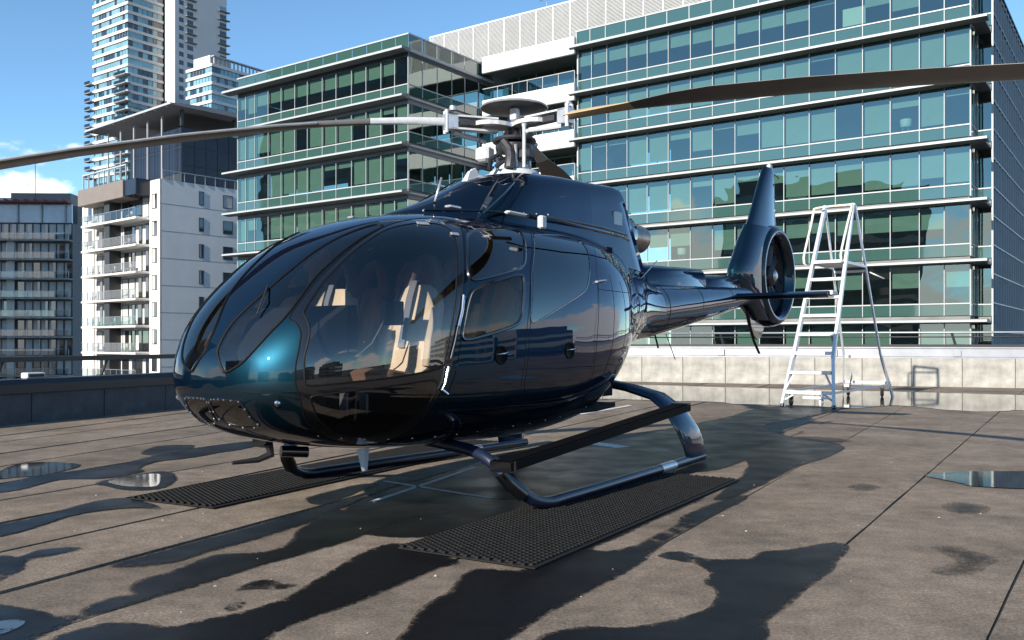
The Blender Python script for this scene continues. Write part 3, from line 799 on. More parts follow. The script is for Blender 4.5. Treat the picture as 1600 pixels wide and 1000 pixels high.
def window(root, x0, x1, z0, z1, y=0., curt=.0):
    """framed window standing in a front at depth y"""
    f = MB()
    t = .07
    f.box((x0, y - .05, z0), (x1, y + .02, z0 + t)).box((x0, y - .05, z1 - t), (x1, y + .02, z1))
    f.box((x0, y - .05, z0 + t), (x0 + t, y + .02, z1 - t)).box((x1 - t, y - .05, z0 + t), (x1, y + .02, z1 - t))
    o = f.build('window', M['dark_frame'], root)
    put('pane', FG, o, x0 + t, x1 - t, y - .012, y - .011, z0 + t, z1 - t)
    if curt: put('curtain', CU, o, x0 + t, x0 + t + (x1 - x0 - 2*t) * curt, y - .018, y - .017, z0 + t, z1 - t)
    return o
def side_part(root, name, loc, rz, mat, x0, x1, z0, z1):
    o = MB().box((x0, 0, z0), (x1, .2, z1)).build(name, mat, root)
    o.location = (*loc, 0); o.rotation_euler = (0, 0, rz)
    return o

rd = random.Random(4)
flats = empty('apartment_building', (-39.29, 100, 0), RZ - R(5), label='white rendered apartment block with a stack of balconies and navy glass penthouse', cat='apartment building')
MB().box((-19.3, .22, -30), (-.22, 15, 19.4)).build('body', M['render'], flats)
fw = MB().box((-19.3, 0, -30), (-16.2, .2, 19.4)).box((-2.4, 0, -30), (0, .2, 19.4)).build('front_wall', M['render'], flats)
sw = side_part(flats, 'side_wall', (0, 0), R(90), M['render'], .0, 15.0, -30, 19.4)
for k in range(9):
    z = 15.25 - 3.05 * k
    MB().box((.0, -.012, z + 1.4), (15.0, -.002, z + 1.44)).build('panel_joint', M['soffit'], sw)
    window(sw, 4.75, 5.35, z + 1.75, z + 3.35, -.003, rd.choice([0, .5]))
    window(sw, 7.85, 9.15, z + 1.75, z + 3.3, -.003, rd.choice([0, 1, .6]))
    window(sw, 11.6, 12.5, z + 1.75, z + 3.3, -.003, rd.choice([0, .5]))
    window(fw, -1.75, -.65, z + .9, z + 2.6, -.003, rd.choice([0, .4, .6]))
    if k < 2: window(fw, -18.6, -16.7, z + .9, z + 2.7, -.003, .5)
    # balcony
    bs = MB().bbox((-15.9, -1.7, z - .26), (-2.3, .22, z), .04).build('balcony', M['render'] if k < 2 else M['tower_conc'], flats)
    MB().box((-15.85, -1.66, z + 1.0), (-2.35, -1.60, z + 1.06)).build('handrail', M['flashing'], bs)
    n = 9
    for j in range(n):
        a, c = -15.8 + j * 13.4 / n, -15.8 + (j + 1) * 13.4 / n
        put('rail_pane', RG, bs, a + .03, c - .03, -1.63, -1.629, z + .1, z + .98)
        put('baluster', WF, bs, c - .03, c + .03, -1.66, -1.60, z, z + 1.0)
    # recessed glazing behind the balcony
    for j in range(8):
        a = -15.7 + j * 1.62
        if j == 3: continue
        window(flats, a, a + 1.55, z + .05, z + 2.5, .2, rd.choice([0, .3, .5, 1, .45]))
    MB().box((-15.7 + 3*1.62, -1.2, z + .02), (-15.7 + 3*1.62 + 1.3, .2, z + 2.75)).build('dividing_wall', M['dark_frame'], flats)
    if k < 6:
        ch = MB()
        for j in range(3):
            x = -14.6 + j * 4.1 + rd.uniform(-.8, .8)
            ch.box((x, -1.1, z + .42), (x + .5, -.6, z + .47)).box((x, -.62, z + .47), (x + .5, -.57, z + .95))
            for q in (0, .44): ch.box((x + q, -1.1, z), (x + q + .05, -1.05, z + .42)).box((x + q, -.62, z), (x + q + .05, -.57, z + .42))
        ch.build('balcony_chairs', M['white_frame'], bs)
bandb = MB().bbox((-16.3, -1.9, 17.6), (-4.9, .2, 19.6), .06).build('balcony_front', M['brown_panel'], flats)
MB().bbox((-4.88, -1.7, 17.7), (-2.2, .2, 19.55), .06).build('balcony_end', M['navy_panel'], flats)
# roof terrace frame
for j in range(9):
    x = -15.8 + j * 1.35
    MB().box((x, -1.5, 19.62), (x + .12, -1.38, 21.3)).build('frame_post', M['white_frame'], flats)
MB().box((-15.9, -1.55, 21.3), (-4.8, -1.33, 21.45)).build('frame_beam', M['white_frame'], flats)
for k in range(11): MB().box((.02, .3 + k*1.3, 19.4), (.08, .36 + k*1.3, 20.4)).build('baluster', M['flashing'], flats)
MB().box((.0, .3, 20.4), (.1, 14.6, 20.47)).build('handrail', M['flashing'], flats)
# penthouse box of narrow navy panels
ph = MB().box((-15.0, 4.1, 19.42), (-2.7, 14.9, 26.3)).build('penthouse', M['dark_frame'], flats)
pp = MB().box((0, 0, 0), (.62, .05, 2.1)).mesh('panel', M['navy_panel'])
pl = MB().box((0, 0, 0), (.62, .05, 3.0)).mesh('panel', M['navy_panel'])
for j in range(18):
    inst('panel', pp, ph, (-14.95 + j*.68, 4.04, 24.15)); inst('panel', pl, ph, (-14.95 + j*.68, 4.04, 21.0))
ps = MB().box((0, 0, 0), (.05, 1.45, 2.1)).mesh('panel', M['navy_panel'])
for j in range(7):
    for (z) in (24.15, 21.95, 19.75): inst('panel', ps, ph, (-2.69, 4.2 + j*1.52, z))
for x in (-19.0, -15.6, -12.2, -8.8, -5.4): MB().box((x, 3.0, 19.4), (x + .16, 3.16, 27.8)).build('column', M['white_frame'], flats)
MB().box((-2.2, 3.6, 26.3), (-1.9, 3.9, 28.3)).build('column', M['dark_frame'], flats)
MB().box((-2.2, 10.5, 26.3), (-1.9, 10.8, 28.3)).build('column', M['dark_frame'], flats)
cn = MB().prism([(1.6, 28.15), (1.6, 28.35), (6.0, 28.75), (15, 28.75), (15, 28.2), (6.0, 28.2)], -22.0, -.6, 'x').build('canopy_roof', M['soffit'], flats)
MB().box((-22.1, 1.52, 28.18), (-.5, 1.598, 28.42)).build('fascia', M['white_frame'], cn)
for j in range(8): MB().box((-20 + j*2.6, 1.7, 28.06), (-19.9 + j*2.6, 1.8, 28.14)).build('downlight', M['white_frame'], cn)

# tall slab of flats at the far left
slab = empty('apartment_building', (-66.73, 135, 0), R(3), label='grey apartment slab with rows of balconies and red pergola, at the left edge', cat='apartment building')
MB().box((-42, 1.3, -30), (0, 14, 19.2)).build('body', M['dark_concrete'], slab)
for k in range(9):
    z = 16.6 - 2.92 * k
    bs = MB().box((-42, -.2, z - .22), (0, 1.28, z)).build('balcony', M['concrete'], slab)
    MB().box((-42, -.17, z + 1.0), (0, -.11, z + 1.05)).build('handrail', M['flashing'], bs)
    for j in range(21):
        a, c = -42 + j*2.0, -42 + (j+1)*2.0
        if a < -28: continue
        put('rail_pane', RG, bs, a + .03, c - .03, -.14, -.139, z + .08, z + .98)
        put('baluster', WF, bs, c - .03, c + .03, -.17, -.11, z, z + 1.0)
    for j in range(24):
        a = -28 + j * 1.165
        window(slab, a, a + 1.08, z + .04, z + 2.5, 1.28, rd.choice([.3, .6, 1, 1, .9, 1, 0]))
    MB().box((-16.8, -.1, z + .02), (-16.4, 1.28, z + 2.7)).build('dividing_wall', M['concrete'], slab)
    if k > 0: MB().box((-9.6, .9, z + .02), (-8.5, 1.2, z + 2.7)).build('pier', M['tower_conc'], slab)
MB().box((-42, .9, 19.22), (0, 1.3, 22.1)).build('top_glazing', M['pale_glass'], slab)
for j in range(9): MB().box((-29 + j*3.5, .6, 19.22), (-28.8 + j*3.5, .88, 22.1)).build('pier', M['white_frame'], slab)
MB().box((-42, -.6, 22.1), (0, 1.6, 22.35)).build('pergola', M['red_trim'], slab)
for j in range(20): MB().box((-28 + j*1.45, -1.0, 22.36), (-27.85 + j*1.45, 1.6, 22.55)).build('pergola_rafter', M['red_trim'], slab)
MB().box((-10.5, 4, 22.36), (-1.5, 10, 24.2)).build('plant_box', M['brown_panel'], slab)
MB().box((-42, 3, 19.2), (0, 13.9, 22.1)).build('attic', M['dark_concrete'], slab)
MB().box((-30, 5, 22.36), (-10.6, 10, 23.6)).build('plant_box', M['tower_conc'], slab)
MB().tube([(-6.6, 3.5, 22.3), (-6.6, 3.5, 29.0)], .05, 6).build('mast', M['flashing'], slab)

# tower behind
def banded(root, x0, x1, z0, z1, dz, mat_b, mat_g, pane, seed, bays=None):
    """storeys of glass between projecting floor bands on a front"""
    rr = random.Random(seed); z = z1
    while z > z0:
        MB().box((x0 - .3, -.45, z - .95), (x1 + .3, .18, z)).build('floor_band', mat_b, root)
        n = max(1, int((x1 - x0) / pane)); f = MB(); g = MB(); h = MB()
        for j in range(n):
            a, c = x0 + j*(x1-x0)/n, x0 + (j+1)*(x1-x0)/n
            (g if rr.random() < .7 else h).box((a + .05, -.04, z - dz), (c - .05, .0, z - .95))
            f.box((c - .05, -.1, z - dz), (c + .05, .0, z - .95))
        if g.v: g.build('window_strip', mat_g, root, kind='stuff')
        if h.v: h.build('window_strip', M['flat_glass'], root, kind='stuff')
        f.build('mullion', M['dark_frame'] if rr.random() < .3 else M['white_frame'], root, kind='stuff')
        z -= dz
tow = empty('tower', (-128.57, 300, 0), RZ, label='tall pale residential tower with teal glass bands at upper left', cat='tower')
MB().box((-20.9, .02, -30), (-.02, 30, 150)).build('body', M['flat_glass'], tow)
tf = MB().box((-20.9, 0, -30), (0, .01, 55)).build('front', M['tower_conc'], tow)
banded(tf, -20.9, 0, 58, 124, 2.96, M['tower_conc'], M['teal_glass'], 1.6, 1)
ts = MB().box((0, 0, -30), (13.0, .01, 55)).build('side', M['tower_conc'], tow)
ts.rotation_euler = (0, 0, R(90)); ts.location = (.01, 0, 0)
banded(ts, 0, 12.6, 58, 124, 2.96, M['tower_conc'], M['teal_glass'], 1.6, 2)
for k in range(12):                                           # corner balconies on the lower storeys
    z = 90.6 - 2.96 * k
    for (xa, xb) in ((-24.0, -20.2), (-5.5, 1.6)):
        bs = MB().box((xa, -2.0, z - .35), (xb, .0, z)).build('balcony', M['soffit'], tow)
        MB().box((xa, -2.0, z + .05), (xb, -1.95, z + 1.0)).build('balustrade', M['rail_glass'], bs)
cw = MB().box((.4, 13.4, -30), (6.4, 34.5, 126)).build('core_wall', M['tower_conc'], tow)
for k in range(20):
    z = 122 - 2.96 * k
    for (ya, yb) in ((15.0, 16.8), (18.2, 20.6), (31.6, 34.3)):
        o = put('window', FG if rd.random() < .6 else quad('window', M['teal_glass']) if k == 0 else FG, cw, 0, yb - ya, 0, .001, z - 1.6, z)
        o.location = (6.41, ya, z - 1.6); o.rotation_euler = (0, 0, R(90))
        if k < 6 and ya > 16: MB().box((6.4, ya - .8, z - 2.15), (7.6, yb + .9, z - 1.85)).build('sunshade', M['soffit'], cw)
low = empty('tower', (-93.8, 280, 0), RZ, label='shorter banded residential tower with roof pergola beside the tall one', cat='tower')
MB().box((-12.6, .02, -30), (-.02, 24, 88)).build('body', M['flat_glass'], low)
lf = MB().box((-12.6, 0, -30), (0, .01, 55)).build('front', M['tower_conc'], low)
banded(lf, -12.6, 0, 58, 88.2, 2.85, M['tower_conc'], M['teal_glass'], 1.5, 5)
ls = MB().box((0, 0, -30), (24, .01, 55)).build('side', M['tower_conc'], low)
ls.rotation_euler = (0, 0, R(90)); ls.location = (.01, 0, 0)
banded(ls, 0, 24, 58, 88.2, 2.85, M['tower_conc'], M['teal_glass'], 1.5, 6)
MB().box((-10.5, .8, 88.2), (-2, 8, 91.4)).build('roof_room', M['tower_conc'], low)
for j in range(16): MB().box((-.6, 1 + j*1.5, 88.2), (-.2, 1.35 + j*1.5, 90.6)).build('pergola_post', M['white_frame'], low)
MB().box((-1.2, .5, 90.6), (.2, 24, 90.95)).build('pergola_beam', M['white_frame'], low)

# ------------------------------------------------------------------ the city behind the camera (seen in the glass and paint)
def block(x, y, w, d, h, rz, mat, label, seed):
    rr = random.Random(seed)
    root = empty('city_building', (x, y, -30), rz, label=label, cat='building')
    MB().box((-w/2, -d/2, 0), (w/2, d/2, h)).build('body', mat, root)
    g = MB(); z = 3.5
    while z < h - 2:
        for s in (-1, 1):
            g.box((-w/2 + 1, s*(d/2 + .05) - .05, z), (w/2 - 1, s*(d/2 + .05) + .05, z + 1.7))
            g.box((s*(w/2 + .05) - .05, -d/2 + 1, z), (s*(w/2 + .05) + .05, d/2 - 1, z + 1.7))
        z += 3.3
    g.build('window_band', M['flat_glass'], root, kind='stuff')
    MB().box((-w/2 + 3, -d/2 + 3, h), (w/2 - 4, d/2 - 3, h + 3)).build('roof_room', M['dark_concrete'], root)
for (x, y, w, d, h, rz, mt, lb) in [
    (8, -105, 34, 22, 36, -25, 'brown_panel', 'low brown office block with window bands behind the camera'),
    (58, -90, 26, 24, 38, -30, 'dark_concrete', 'low dark grey office block behind the camera to the right'),
    (112, -30, 30, 26, 36, -35, 'dark_concrete', 'low dark office block standing far out to the right'),
    (150, 10, 40, 26, 39, -20, 'tower_conc', 'low pale building far out to the right'),
    (-30, -128, 30, 20, 38, -20, 'dark_concrete', 'low slab building behind the camera'),
    (-108, -38, 44, 26, 66, -50, 'dark_concrete', 'wide dark office block out to the left behind the camera'),
    (-72, -92, 24, 24, 44, -15, 'brown_panel', 'low brown building behind the camera to the left'),
    (-150, 50, 40, 28, 104, -35, 'dark_concrete', 'tall dark tower out to the left that shades the slab of flats'),
    (140, 46, 34, 24, 37, -35, 'brown_panel', 'low brown building far out to the right'),
    (40, -170, 30, 24, 44, -10, 'dark_concrete', 'dark tower far behind the camera')]:
    block(x, y, w, d, h, R(rz), M[mt], lb, int(x * 3))

# ================================================================== the helicopter
# local frame: x forward from the rotor axis, y to port, z up from the deck
TH = R(35.4)
heli = empty('helicopter', (0.02, 8.06, 0.0), math.atan2(-math.cos(TH), -math.sin(TH)), label='dark metallic blue helicopter with shrouded tail fan parked on the roof', cat='helicopter')

def paint_material():
    m, n, l, o = new_mat('dark blue metallic lacquer')
    b = n.new('ShaderNodeBsdfPrincipled'); l.new(b.outputs[0], o.inputs['Surface'])
    b.inputs['Base Color'].default_value = (.006, .030, .062, 1)
    b.inputs['Metallic'].default_value = .95
    b.inputs['Roughness'].default_value = .42
    b.inputs['Coat Weight'].default_value = 1.0
    b.inputs['Coat Roughness'].default_value = .015
    b.inputs['Coat IOR'].default_value = 1.48
    b.inputs['Specular Tint'].default_value = (.12, .20, .40, 1)
    tc = n.new('ShaderNodeTexCoord')
    fl = n.new('ShaderNodeTexVoronoi'); fl.inputs['Scale'].default_value = 900
    l.new(tc.outputs['Object'], fl.inputs['Vector'])
    mr = n.new('ShaderNodeMapRange'); mr.inputs['To Min'].default_value = .75; mr.inputs['To Max'].default_value = 1.35
    l.new(fl.outputs['Distance'], mr.inputs['Value'])
    lw = n.new('ShaderNodeLayerWeight'); lw.inputs['Blend'].default_value = .35
    mc = n.new('ShaderNodeMixRGB')
    mc.inputs[1].default_value = (.005, .030, .044, 1); mc.inputs[2].default_value = (.003, .014, .048, 1)
    l.new(lw.outputs['Facing'], mc.inputs[0])
    sc = n.new('ShaderNodeVectorMath'); sc.operation = 'SCALE'
    l.new(mc.outputs[0], sc.inputs[0]); l.new(mr.outputs[0], sc.inputs['Scale']); l.new(sc.outputs[0], b.inputs['Base Color'])
    wv = n.new('ShaderNodeTexNoise'); wv.inputs['Scale'].default_value = 2.2; wv.inputs['Detail'].default_value = 1
    l.new(tc.outputs['Object'], wv.inputs['Vector'])
    bp = n.new('ShaderNodeBump'); bp.inputs['Strength'].default_value = .25; bp.inputs['Distance'].default_value = .02
    l.new(wv.outputs['Fac'], bp.inputs['Height']); l.new(bp.outputs[0], b.inputs['Coat Normal'])
    return m
M['paint'] = paint_material()
M['black_gloss'] = pbr('gloss black frame', (.003, .0035, .005), .25, coat=1, coat_rough=.03)
M['black_satin'] = pbr('satin black paint', (.003, .003, .0035), .6, spec=.08)
M['seal'] = pbr('rubber window seal', (.003, .003, .0035), .6, spec=.2)
M['lining'] = pbr('dark cabin lining', (.012, .012, .014), .9, spec=.2)
M['ws_glass'] = glass('windshield acrylic', (.84, .87, .88), (1, 1, 1), ior=1.5, lo=.055)
M['side_glass'] = glass('tinted side acrylic', (.78, .80, .82), (1, 1, 1), ior=1.5, lo=.065)
M['door_glass'] = glass('clear door acrylic', (.92, .93, .93), (1, 1, 1), ior=1.42)
M['dark_glass'] = glass('dark tinted acrylic', (.30, .31, .33), (1, 1, 1), ior=1.55, lo=.05)
M['leather'] = pbr('cream leather', (.62, .46, .30), .5, var=.08, vscale=6, bump=.15, bscale=120)
M['orange_leather'] = pbr('orange tan leather', (.68, .28, .09), .5, var=.1, vscale=6, bump=.15, bscale=120)
M['brown_trim'] = pbr('brown trim', (.16, .085, .055), .6, var=.15, vscale=9)
M['chrome'] = pbr('polished steel', (.75, .76, .78), .16, metal=1)
M['alloy'] = pbr('bare alloy', (.60, .60, .60), .38, metal=.75, var=.12, vscale=18)
M['hub_white'] = pbr('grey white composite', (.50, .51, .52), .5, var=.1, vscale=20)
M['hub_dark'] = pbr('oily dark metal', (.045, .045, .05), .45, metal=.4, var=.3, vscale=25)
M['blade_tan'] = pbr('tan blade root', (.50, .36, .20), .55, var=.12, vscale=6)
M['blade_grey'] = pbr('dark grey brown blade', (.15, .14, .13), .5, var=.18, vscale=3)
M['blade_edge'] = pbr('worn steel blade edge', (.55, .55, .54), .35, metal=.7, var=.15, vscale=8)
M['exhaust'] = pbr('heat stained steel', (.26, .20, .17), .32, metal=.9, var=.4, vscale=7)
M['step_grip'] = pbr('black grip strip', (.004, .004, .0045), .85, spec=.04, bump=.4, bscale=200)
M['dot_blue'] = pbr('blue dot', (.02, .12, .45), .5)
M['dot_red'] = pbr('pink red dot', (.5, .12, .12), .5)
M['belt'] = pbr('grey seat belt webbing', (.14, .14, .15), .8)
M['navy'] = pbr('navy gear paint', (.007, .013, .035), .38, coat=.35, coat_rough=.12)

ST = [  # u, x, top z, bottom z, half width, z of widest line, upper and lower squareness
    (0.00, 3.225, 0.985, 0.93, 0.04, 0.955,2.0,2.0),
    (0.04, 3.216, 1.07,0.84, 0.21, 0.955,2.15,2.0),
    (0.09, 3.187, 1.155,0.765,0.36, 0.955, 2.3,2.05),
    (0.16, 3.122, 1.27,0.69,0.50, 0.96, 2.4,2.1),
    (0.25, 2.99, 1.44,0.61,0.65, 0.97, 2.55,2.2),
    (0.36, 2.758, 1.66, 0.545, 0.795, 0.99, 2.6,2.3),
    (0.50, 2.40, 1.91, 0.48, 0.92,1.03, 2.65,2.5),
    (0.64, 1.95, 2.085, 0.44, 0.985, 1.08, 2.65,2.7),
    (0.80, 1.40, 2.17, 0.42, 1.02, 1.14, 2.6,2.8),
    (1.00, 0.70, 2.21, 0.405, 1.02, 1.18, 2.6,2.8),
    (1.20, 0.00, 2.22, 0.445, 0.99, 1.25, 2.6,2.7),
    (1.36,-0.50, 2.21, 0.58, 0.90, 1.36, 2.5,2.4),
    (1.50,-0.95, 2.19, 0.80, 0.73, 1.47, 2.3,2.2),
    (1.64,-1.40, 2.12, 0.99,0.55, 1.53, 2.2,2.0),
    (1.78,-1.85, 2.01, 1.12, 0.42, 1.55, 2.0,2.0),
    (1.90,-2.20, 1.91, 1.19, 0.36, 1.54, 2.0,2.0),
    (2.00,-2.45, 1.86, 1.22, 0.33,1.54, 2.0,2.0)]
US = [s[0] for s in ST]
FN = []
for k in range(1, 8):
    f0 = pchip(US, [s[k] for s in ST])
    tab = [f0(2 * i / 400) for i in range(401)]
    sm = []
    for i in range(401):                      # soften the curvature breaks between stations
        h = int(min(9, i * .35, (400 - i) * .5)); w = 0; a = 0
        for j in range(-h, h + 1):
            q = 1 - abs(j) / (h + 1); a += q * tab[i + j]; w += q
        sm.append(a / w)
    FN.append(sm)
def prof(u):
    x = max(0, min(399.999, u * 200)); i = int(x); t = x - i
    # cubic between table entries keeps highlights smooth
    r = []
    for f in FN:
        p0, p1, p2, p3 = f[max(i-1, 0)], f[i], f[i+1], f[min(i+2, 400)]
        r.append(p1 + .5*t*(p2-p0 + t*(2*p0-5*p1+4*p2-p3 + t*(3*(p1-p2)+p3-p0))))
    return r
def surf(u, t, off=0.0):
    x, zt, zb, w, zm, nt, nb = prof(u)
    c, s = math.cos(t), math.sin(t); n = nt if s >= 0 else nb
    p = Vector((x, w * math.copysign(abs(c) ** (2/n), c), zm + (zt - zm if s >= 0 else zm - zb) * math.copysign(abs(s) ** (2/n), s)))
    if off: p = p + surf_n(u, t) * off
    return p
def surf_n(u, t):
    e = 2e-3
    a = surf(min(u + e, 2), t) - surf(max(u - e, 0.0), t)
    # tangent round the section from the implicit form, steady at the poles
    b = surf(u, t + .012) - surf(u, t - .012)
    n = b.cross(a)
    if n.length < 1e-12: return Vector((1, 0, 0))
    n.normalize()
    x, zt, zb, w, zm, nt, nb = prof(u)
    p = surf(u, t)
    if n.dot(Vector((1e-4 if u < .05 else 0, p.y, p.z - zm))) < 0: n = -n
    return n

OUT = {  # outlines of glazing and doors on the port side, in (u, t)
    'WINDSHIELD': [(0.036,0.50),(0.0335,0.72),(0.043,1.08),(0.0705,1.3855),(0.1146,1.4636),(0.1751,1.4758),(0.2284,1.4403),(0.2833,1.3997),(0.352,1.3788),(0.4265,1.3653),(0.4904,1.337),(0.5404,1.3066),(0.5753,1.2665),(0.5746,1.1974),(0.5371,1.1742),(0.4928,1.1554),(0.4262,1.1189),(0.3488,1.0584),(0.2442,0.8768),(0.1863,0.8109),(0.1235,0.6948),(0.0651,0.5375)],
    'DOOR_FRAME': [(0.2522,0.8409),(0.3479,1.0156),(0.4268,1.0809),(0.5004,1.1343),(0.5779,1.183),(0.6156,1.1909),(0.6952,1.1841),(0.7469,1.1217),(0.7465,0.9868),(0.6989,0.7171),(0.6607,0.4596),(0.6268,0.1666),(0.6026,-0.0144),(0.5805,-0.2065),(0.5633,-0.4612),(0.5458,-0.8857),(0.5093,-1.1492),(0.3859,-1.0192),(0.2768,-0.6578),(0.2206,-0.1583),(0.2146,0.1136),(0.2336,0.3762),(0.2474,0.5322),(0.2502,0.6902)],
    'SIDE_WINDOW': [(0.2726,0.6619),(0.2775,0.7803),(0.3496,0.9463),(0.4273,1.0324),(0.5,1.087),(0.5713,1.1354),(0.6176,1.115),(0.6616,1.0973),(0.7009,1.0264),(0.7049,0.9143),(0.6794,0.725),(0.6414,0.4681),(0.6079,0.1744),(0.5874,0.016),(0.5758,-0.0273),(0.4934,-0.0439),(0.3969,-0.0559),(0.3047,-0.0706),(0.2354,-0.0948),(0.236,0.2004),(0.2546,0.3699),(0.2689,0.512)],
    'CHIN_WINDOW': [(0.2495,-0.2447),(0.3371,-0.1747),(0.446,-0.1278),(0.5701,-0.0939),(0.5579,-0.3245),(0.5309,-0.5791),(0.4981,-0.8039),(0.4547,-0.9356),(0.3738,-0.8603),(0.3,-0.6207)],
    'UPPER_WINDOW': [(0.7316,0.841),(0.77,0.9001),(0.835,0.9384),(0.9252,0.9678),(0.9444,0.8986),(0.8985,0.674),(0.8621,0.4915),(0.7549,0.4278),(0.6709,0.4),(0.6831,0.5613)],
    'LOWER_WINDOW': [(0.6773,0.3502),(0.7609,0.3914),(0.8522,0.4412),(0.8297,0.2354),(0.8131,0.0992),(0.7202,0.0697),(0.6255,0.0546),(0.6393,0.1621),(0.657,0.2818)],
    'REAR_WINDOW': [(0.9868,0.9063),(1.1397,0.9688),(1.2011,0.9025),(1.1813,0.7172),(1.1246,0.4353),(1.0885,0.2936),(0.9788,0.192),(0.8546,0.0874),(0.8469,0.134),(0.876,0.425)],
    'FRONT_DOOR': [(0.7697,0.9963),(0.8676,1.0881),(1.0332,1.1291),(0.8794,0.4805),(0.8304,0.0525),(0.8175,-0.2339),(0.8895,-0.8071),(0.7476,-0.8729),(0.6215,-0.7463),(0.5975,-0.2113),(0.6317,0.0969),(0.6749,0.454),(0.7182,0.7477)],
    'REAR_DOOR': [(1.0381,1.0983),(1.2696,1.1873),(1.2835,0.9564),(1.1711,0.5027),(1.1113,0.0196),(1.0973,-0.2716),(1.1199,-0.6267),(1.0279,-0.7076),(0.8999,-0.8006),(0.8293,-0.2377),(0.842,0.0511),(0.889,0.4809)],
    'NOSE_LIGHT': [(0.05,-1.53),(0.0403,-1.4),(0.047,-1.0491),(0.0763,-0.7187),(0.1038,-0.7885),(0.1554,-0.9661),(0.2012,-1.0797),(0.1894,-1.2976),(0.1545,-1.48),(0.1127,-1.53),(0.0808,-1.53)],
}
SQ = ('UPPER_WINDOW', 'LOWER_WINDOW', 'REAR_DOOR', 'FRONT_DOOR', 'CHIN_WINDOW', 'SIDE_WINDOW')
def outline(name, mirror):
    """closed curve with slightly rounded corners"""
    c = OUT[name]
    if name in ('UPPER_WINDOW', 'LOWER_WINDOW', 'CHIN_WINDOW', 'FRONT_DOOR', 'REAR_DOOR', 'SIDE_WINDOW', 'REAR_WINDOW'):
        P = [Vector((u * 2.9, t)) for u, t in c]
        for it in range(3):                                # corner cutting with tight radius
            Q = []
            for i in range(len(P)):
                a, b = P[i], P[(i+1) % len(P)]; L = (b - a).length
                k = min(.25, .04 / max(L, 1e-6)) if it == 0 else .25
                Q += [a + (b - a) * k, b + (a - b) * k]
            P = Q
        pts = []
        for i in range(len(P)):
            a, b = P[i], P[(i+1) % len(P)]; k = max(1, int((b - a).length / .035))
            pts += [a + (b - a) * (j / k) for j in range(k)]
        clean = [pts[0]]
        for p in pts[1:]:
            if (p - clean[-1]).length > .006: clean.append(p)
        if (clean[-1] - clean[0]).length < .006: clean.pop()
        res = [(p.x / 2.9, p.y) for p in clean]
    else:
        res = [(p.x / 2.9, p.y) for p in catmull([(u * 2.9, t) for u, t in c], True, .03)]
    return [(u, math.pi - t) for u, t in res] if mirror else res

# priority order: first match wins
ORDER = ['WINDSHIELD', 'SIDE_WINDOW', 'CHIN_WINDOW', 'UPPER_WINDOW', 'LOWER_WINDOW', 'REAR_WINDOW', 'NOSE_LIGHT', 'DOOR_FRAME', 'FRONT_DOOR', 'REAR_DOOR']
regions = [(nm, mi, outline(nm, mi)) for nm in ORDER for mi in (False, True)]
T0, T1 = -math.pi / 2, 1.5 * math.pi
NU, NT = 118, 150
us = [.0008 + 1.9992 * ((i / NU) ** 1.25) for i in range(NU + 1)]
pts, cons = [], []
for i, u in enumerate(us):
    for j in range(NT + 1):
        pts.append(Vector((u * 2.9, T0 + (T1 - T0) * j / NT)))
for j in range(NT): cons.append((j, j + 1)); cons.append((NU * (NT+1) + j, NU * (NT+1) + j + 1))
for i in range(NU): cons.append((i * (NT+1), (i+1) * (NT+1))); cons.append((i * (NT+1) + NT, (i+1) * (NT+1) + NT))
for nm, mi, poly in regions:
    k = len(pts); pts += [Vector((u * 2.9, t)) for u, t in poly]
    cons += [(k + i, k + (i + 1) % len(poly)) for i in range(len(poly))]
cv, ce, cf = delaunay_2d_cdt(pts, cons, [], 0, 1e-6)[:3]
V3 = [surf(v.x / 2.9, v.y) for v in cv]
N3 = [surf_n(v.x / 2.9, v.y) for v in cv]
boxes = [(min(p[0] for p in poly), max(p[0] for p in poly), min(p[1] for p in poly), max(p[1] for p in poly)) for _, _, poly in regions]
faces = {}
for f in cf:
    c = sum((cv[i] for i in f), Vector((0, 0))) / len(f); c = (c.x / 2.9, c.y)
    key = ('BODY', False)
    for (nm, mi, poly), bx in zip(regions, boxes):
        if bx[0] <= c[0] <= bx[1] and bx[2] <= c[1] <= bx[3] and inside(c, poly): key = (nm, mi); break
    faces.setdefault(key, []).append(f)
def skin(name, keys, mat, parent, off=0.0, flip=False, cap=False, **kw):
    idx, vs, ns, fs = {}, [], [], []
    for key in keys:
        for f in faces.get(key, []):
            g = []
            for i in f:
                co = V3[i]; k = (round(co.x, 5), round(co.y, 5), round(co.z, 5))
                if k not in idx:
                    idx[k] = len(vs); vs.append(co + N3[i] * off); ns.append(-N3[i] if flip else N3[i])
                g.append(idx[k])
            if len(set(g)) < 3: continue
            a, b, c = (vs[q] for q in g[:3]); nn = (b - a).cross(c - a)
            mean = sum((ns[q] for q in g), Vector())
            fs.append(tuple(g) if nn.dot(mean) > 0 else tuple(reversed(g)))
    me = bpy.data.meshes.new(name)
    me.from_pydata(vs, [], fs)
    me.polygons.foreach_set('use_smooth', [True] * len(fs))
    me.update()
    me.normals_split_custom_set_from_vertices([tuple(n) for n in ns])
    me.materials.append(mat)
    return inst(name, me, parent, **kw)
def seal(poly, parent, r=.008, mat='seal', name='seal', off=.0):
    P = [surf(u, t, off) for u, t in poly]
    return MB().tube(P + P[:2], r, 6, caps=False).build(name, M[mat], parent)

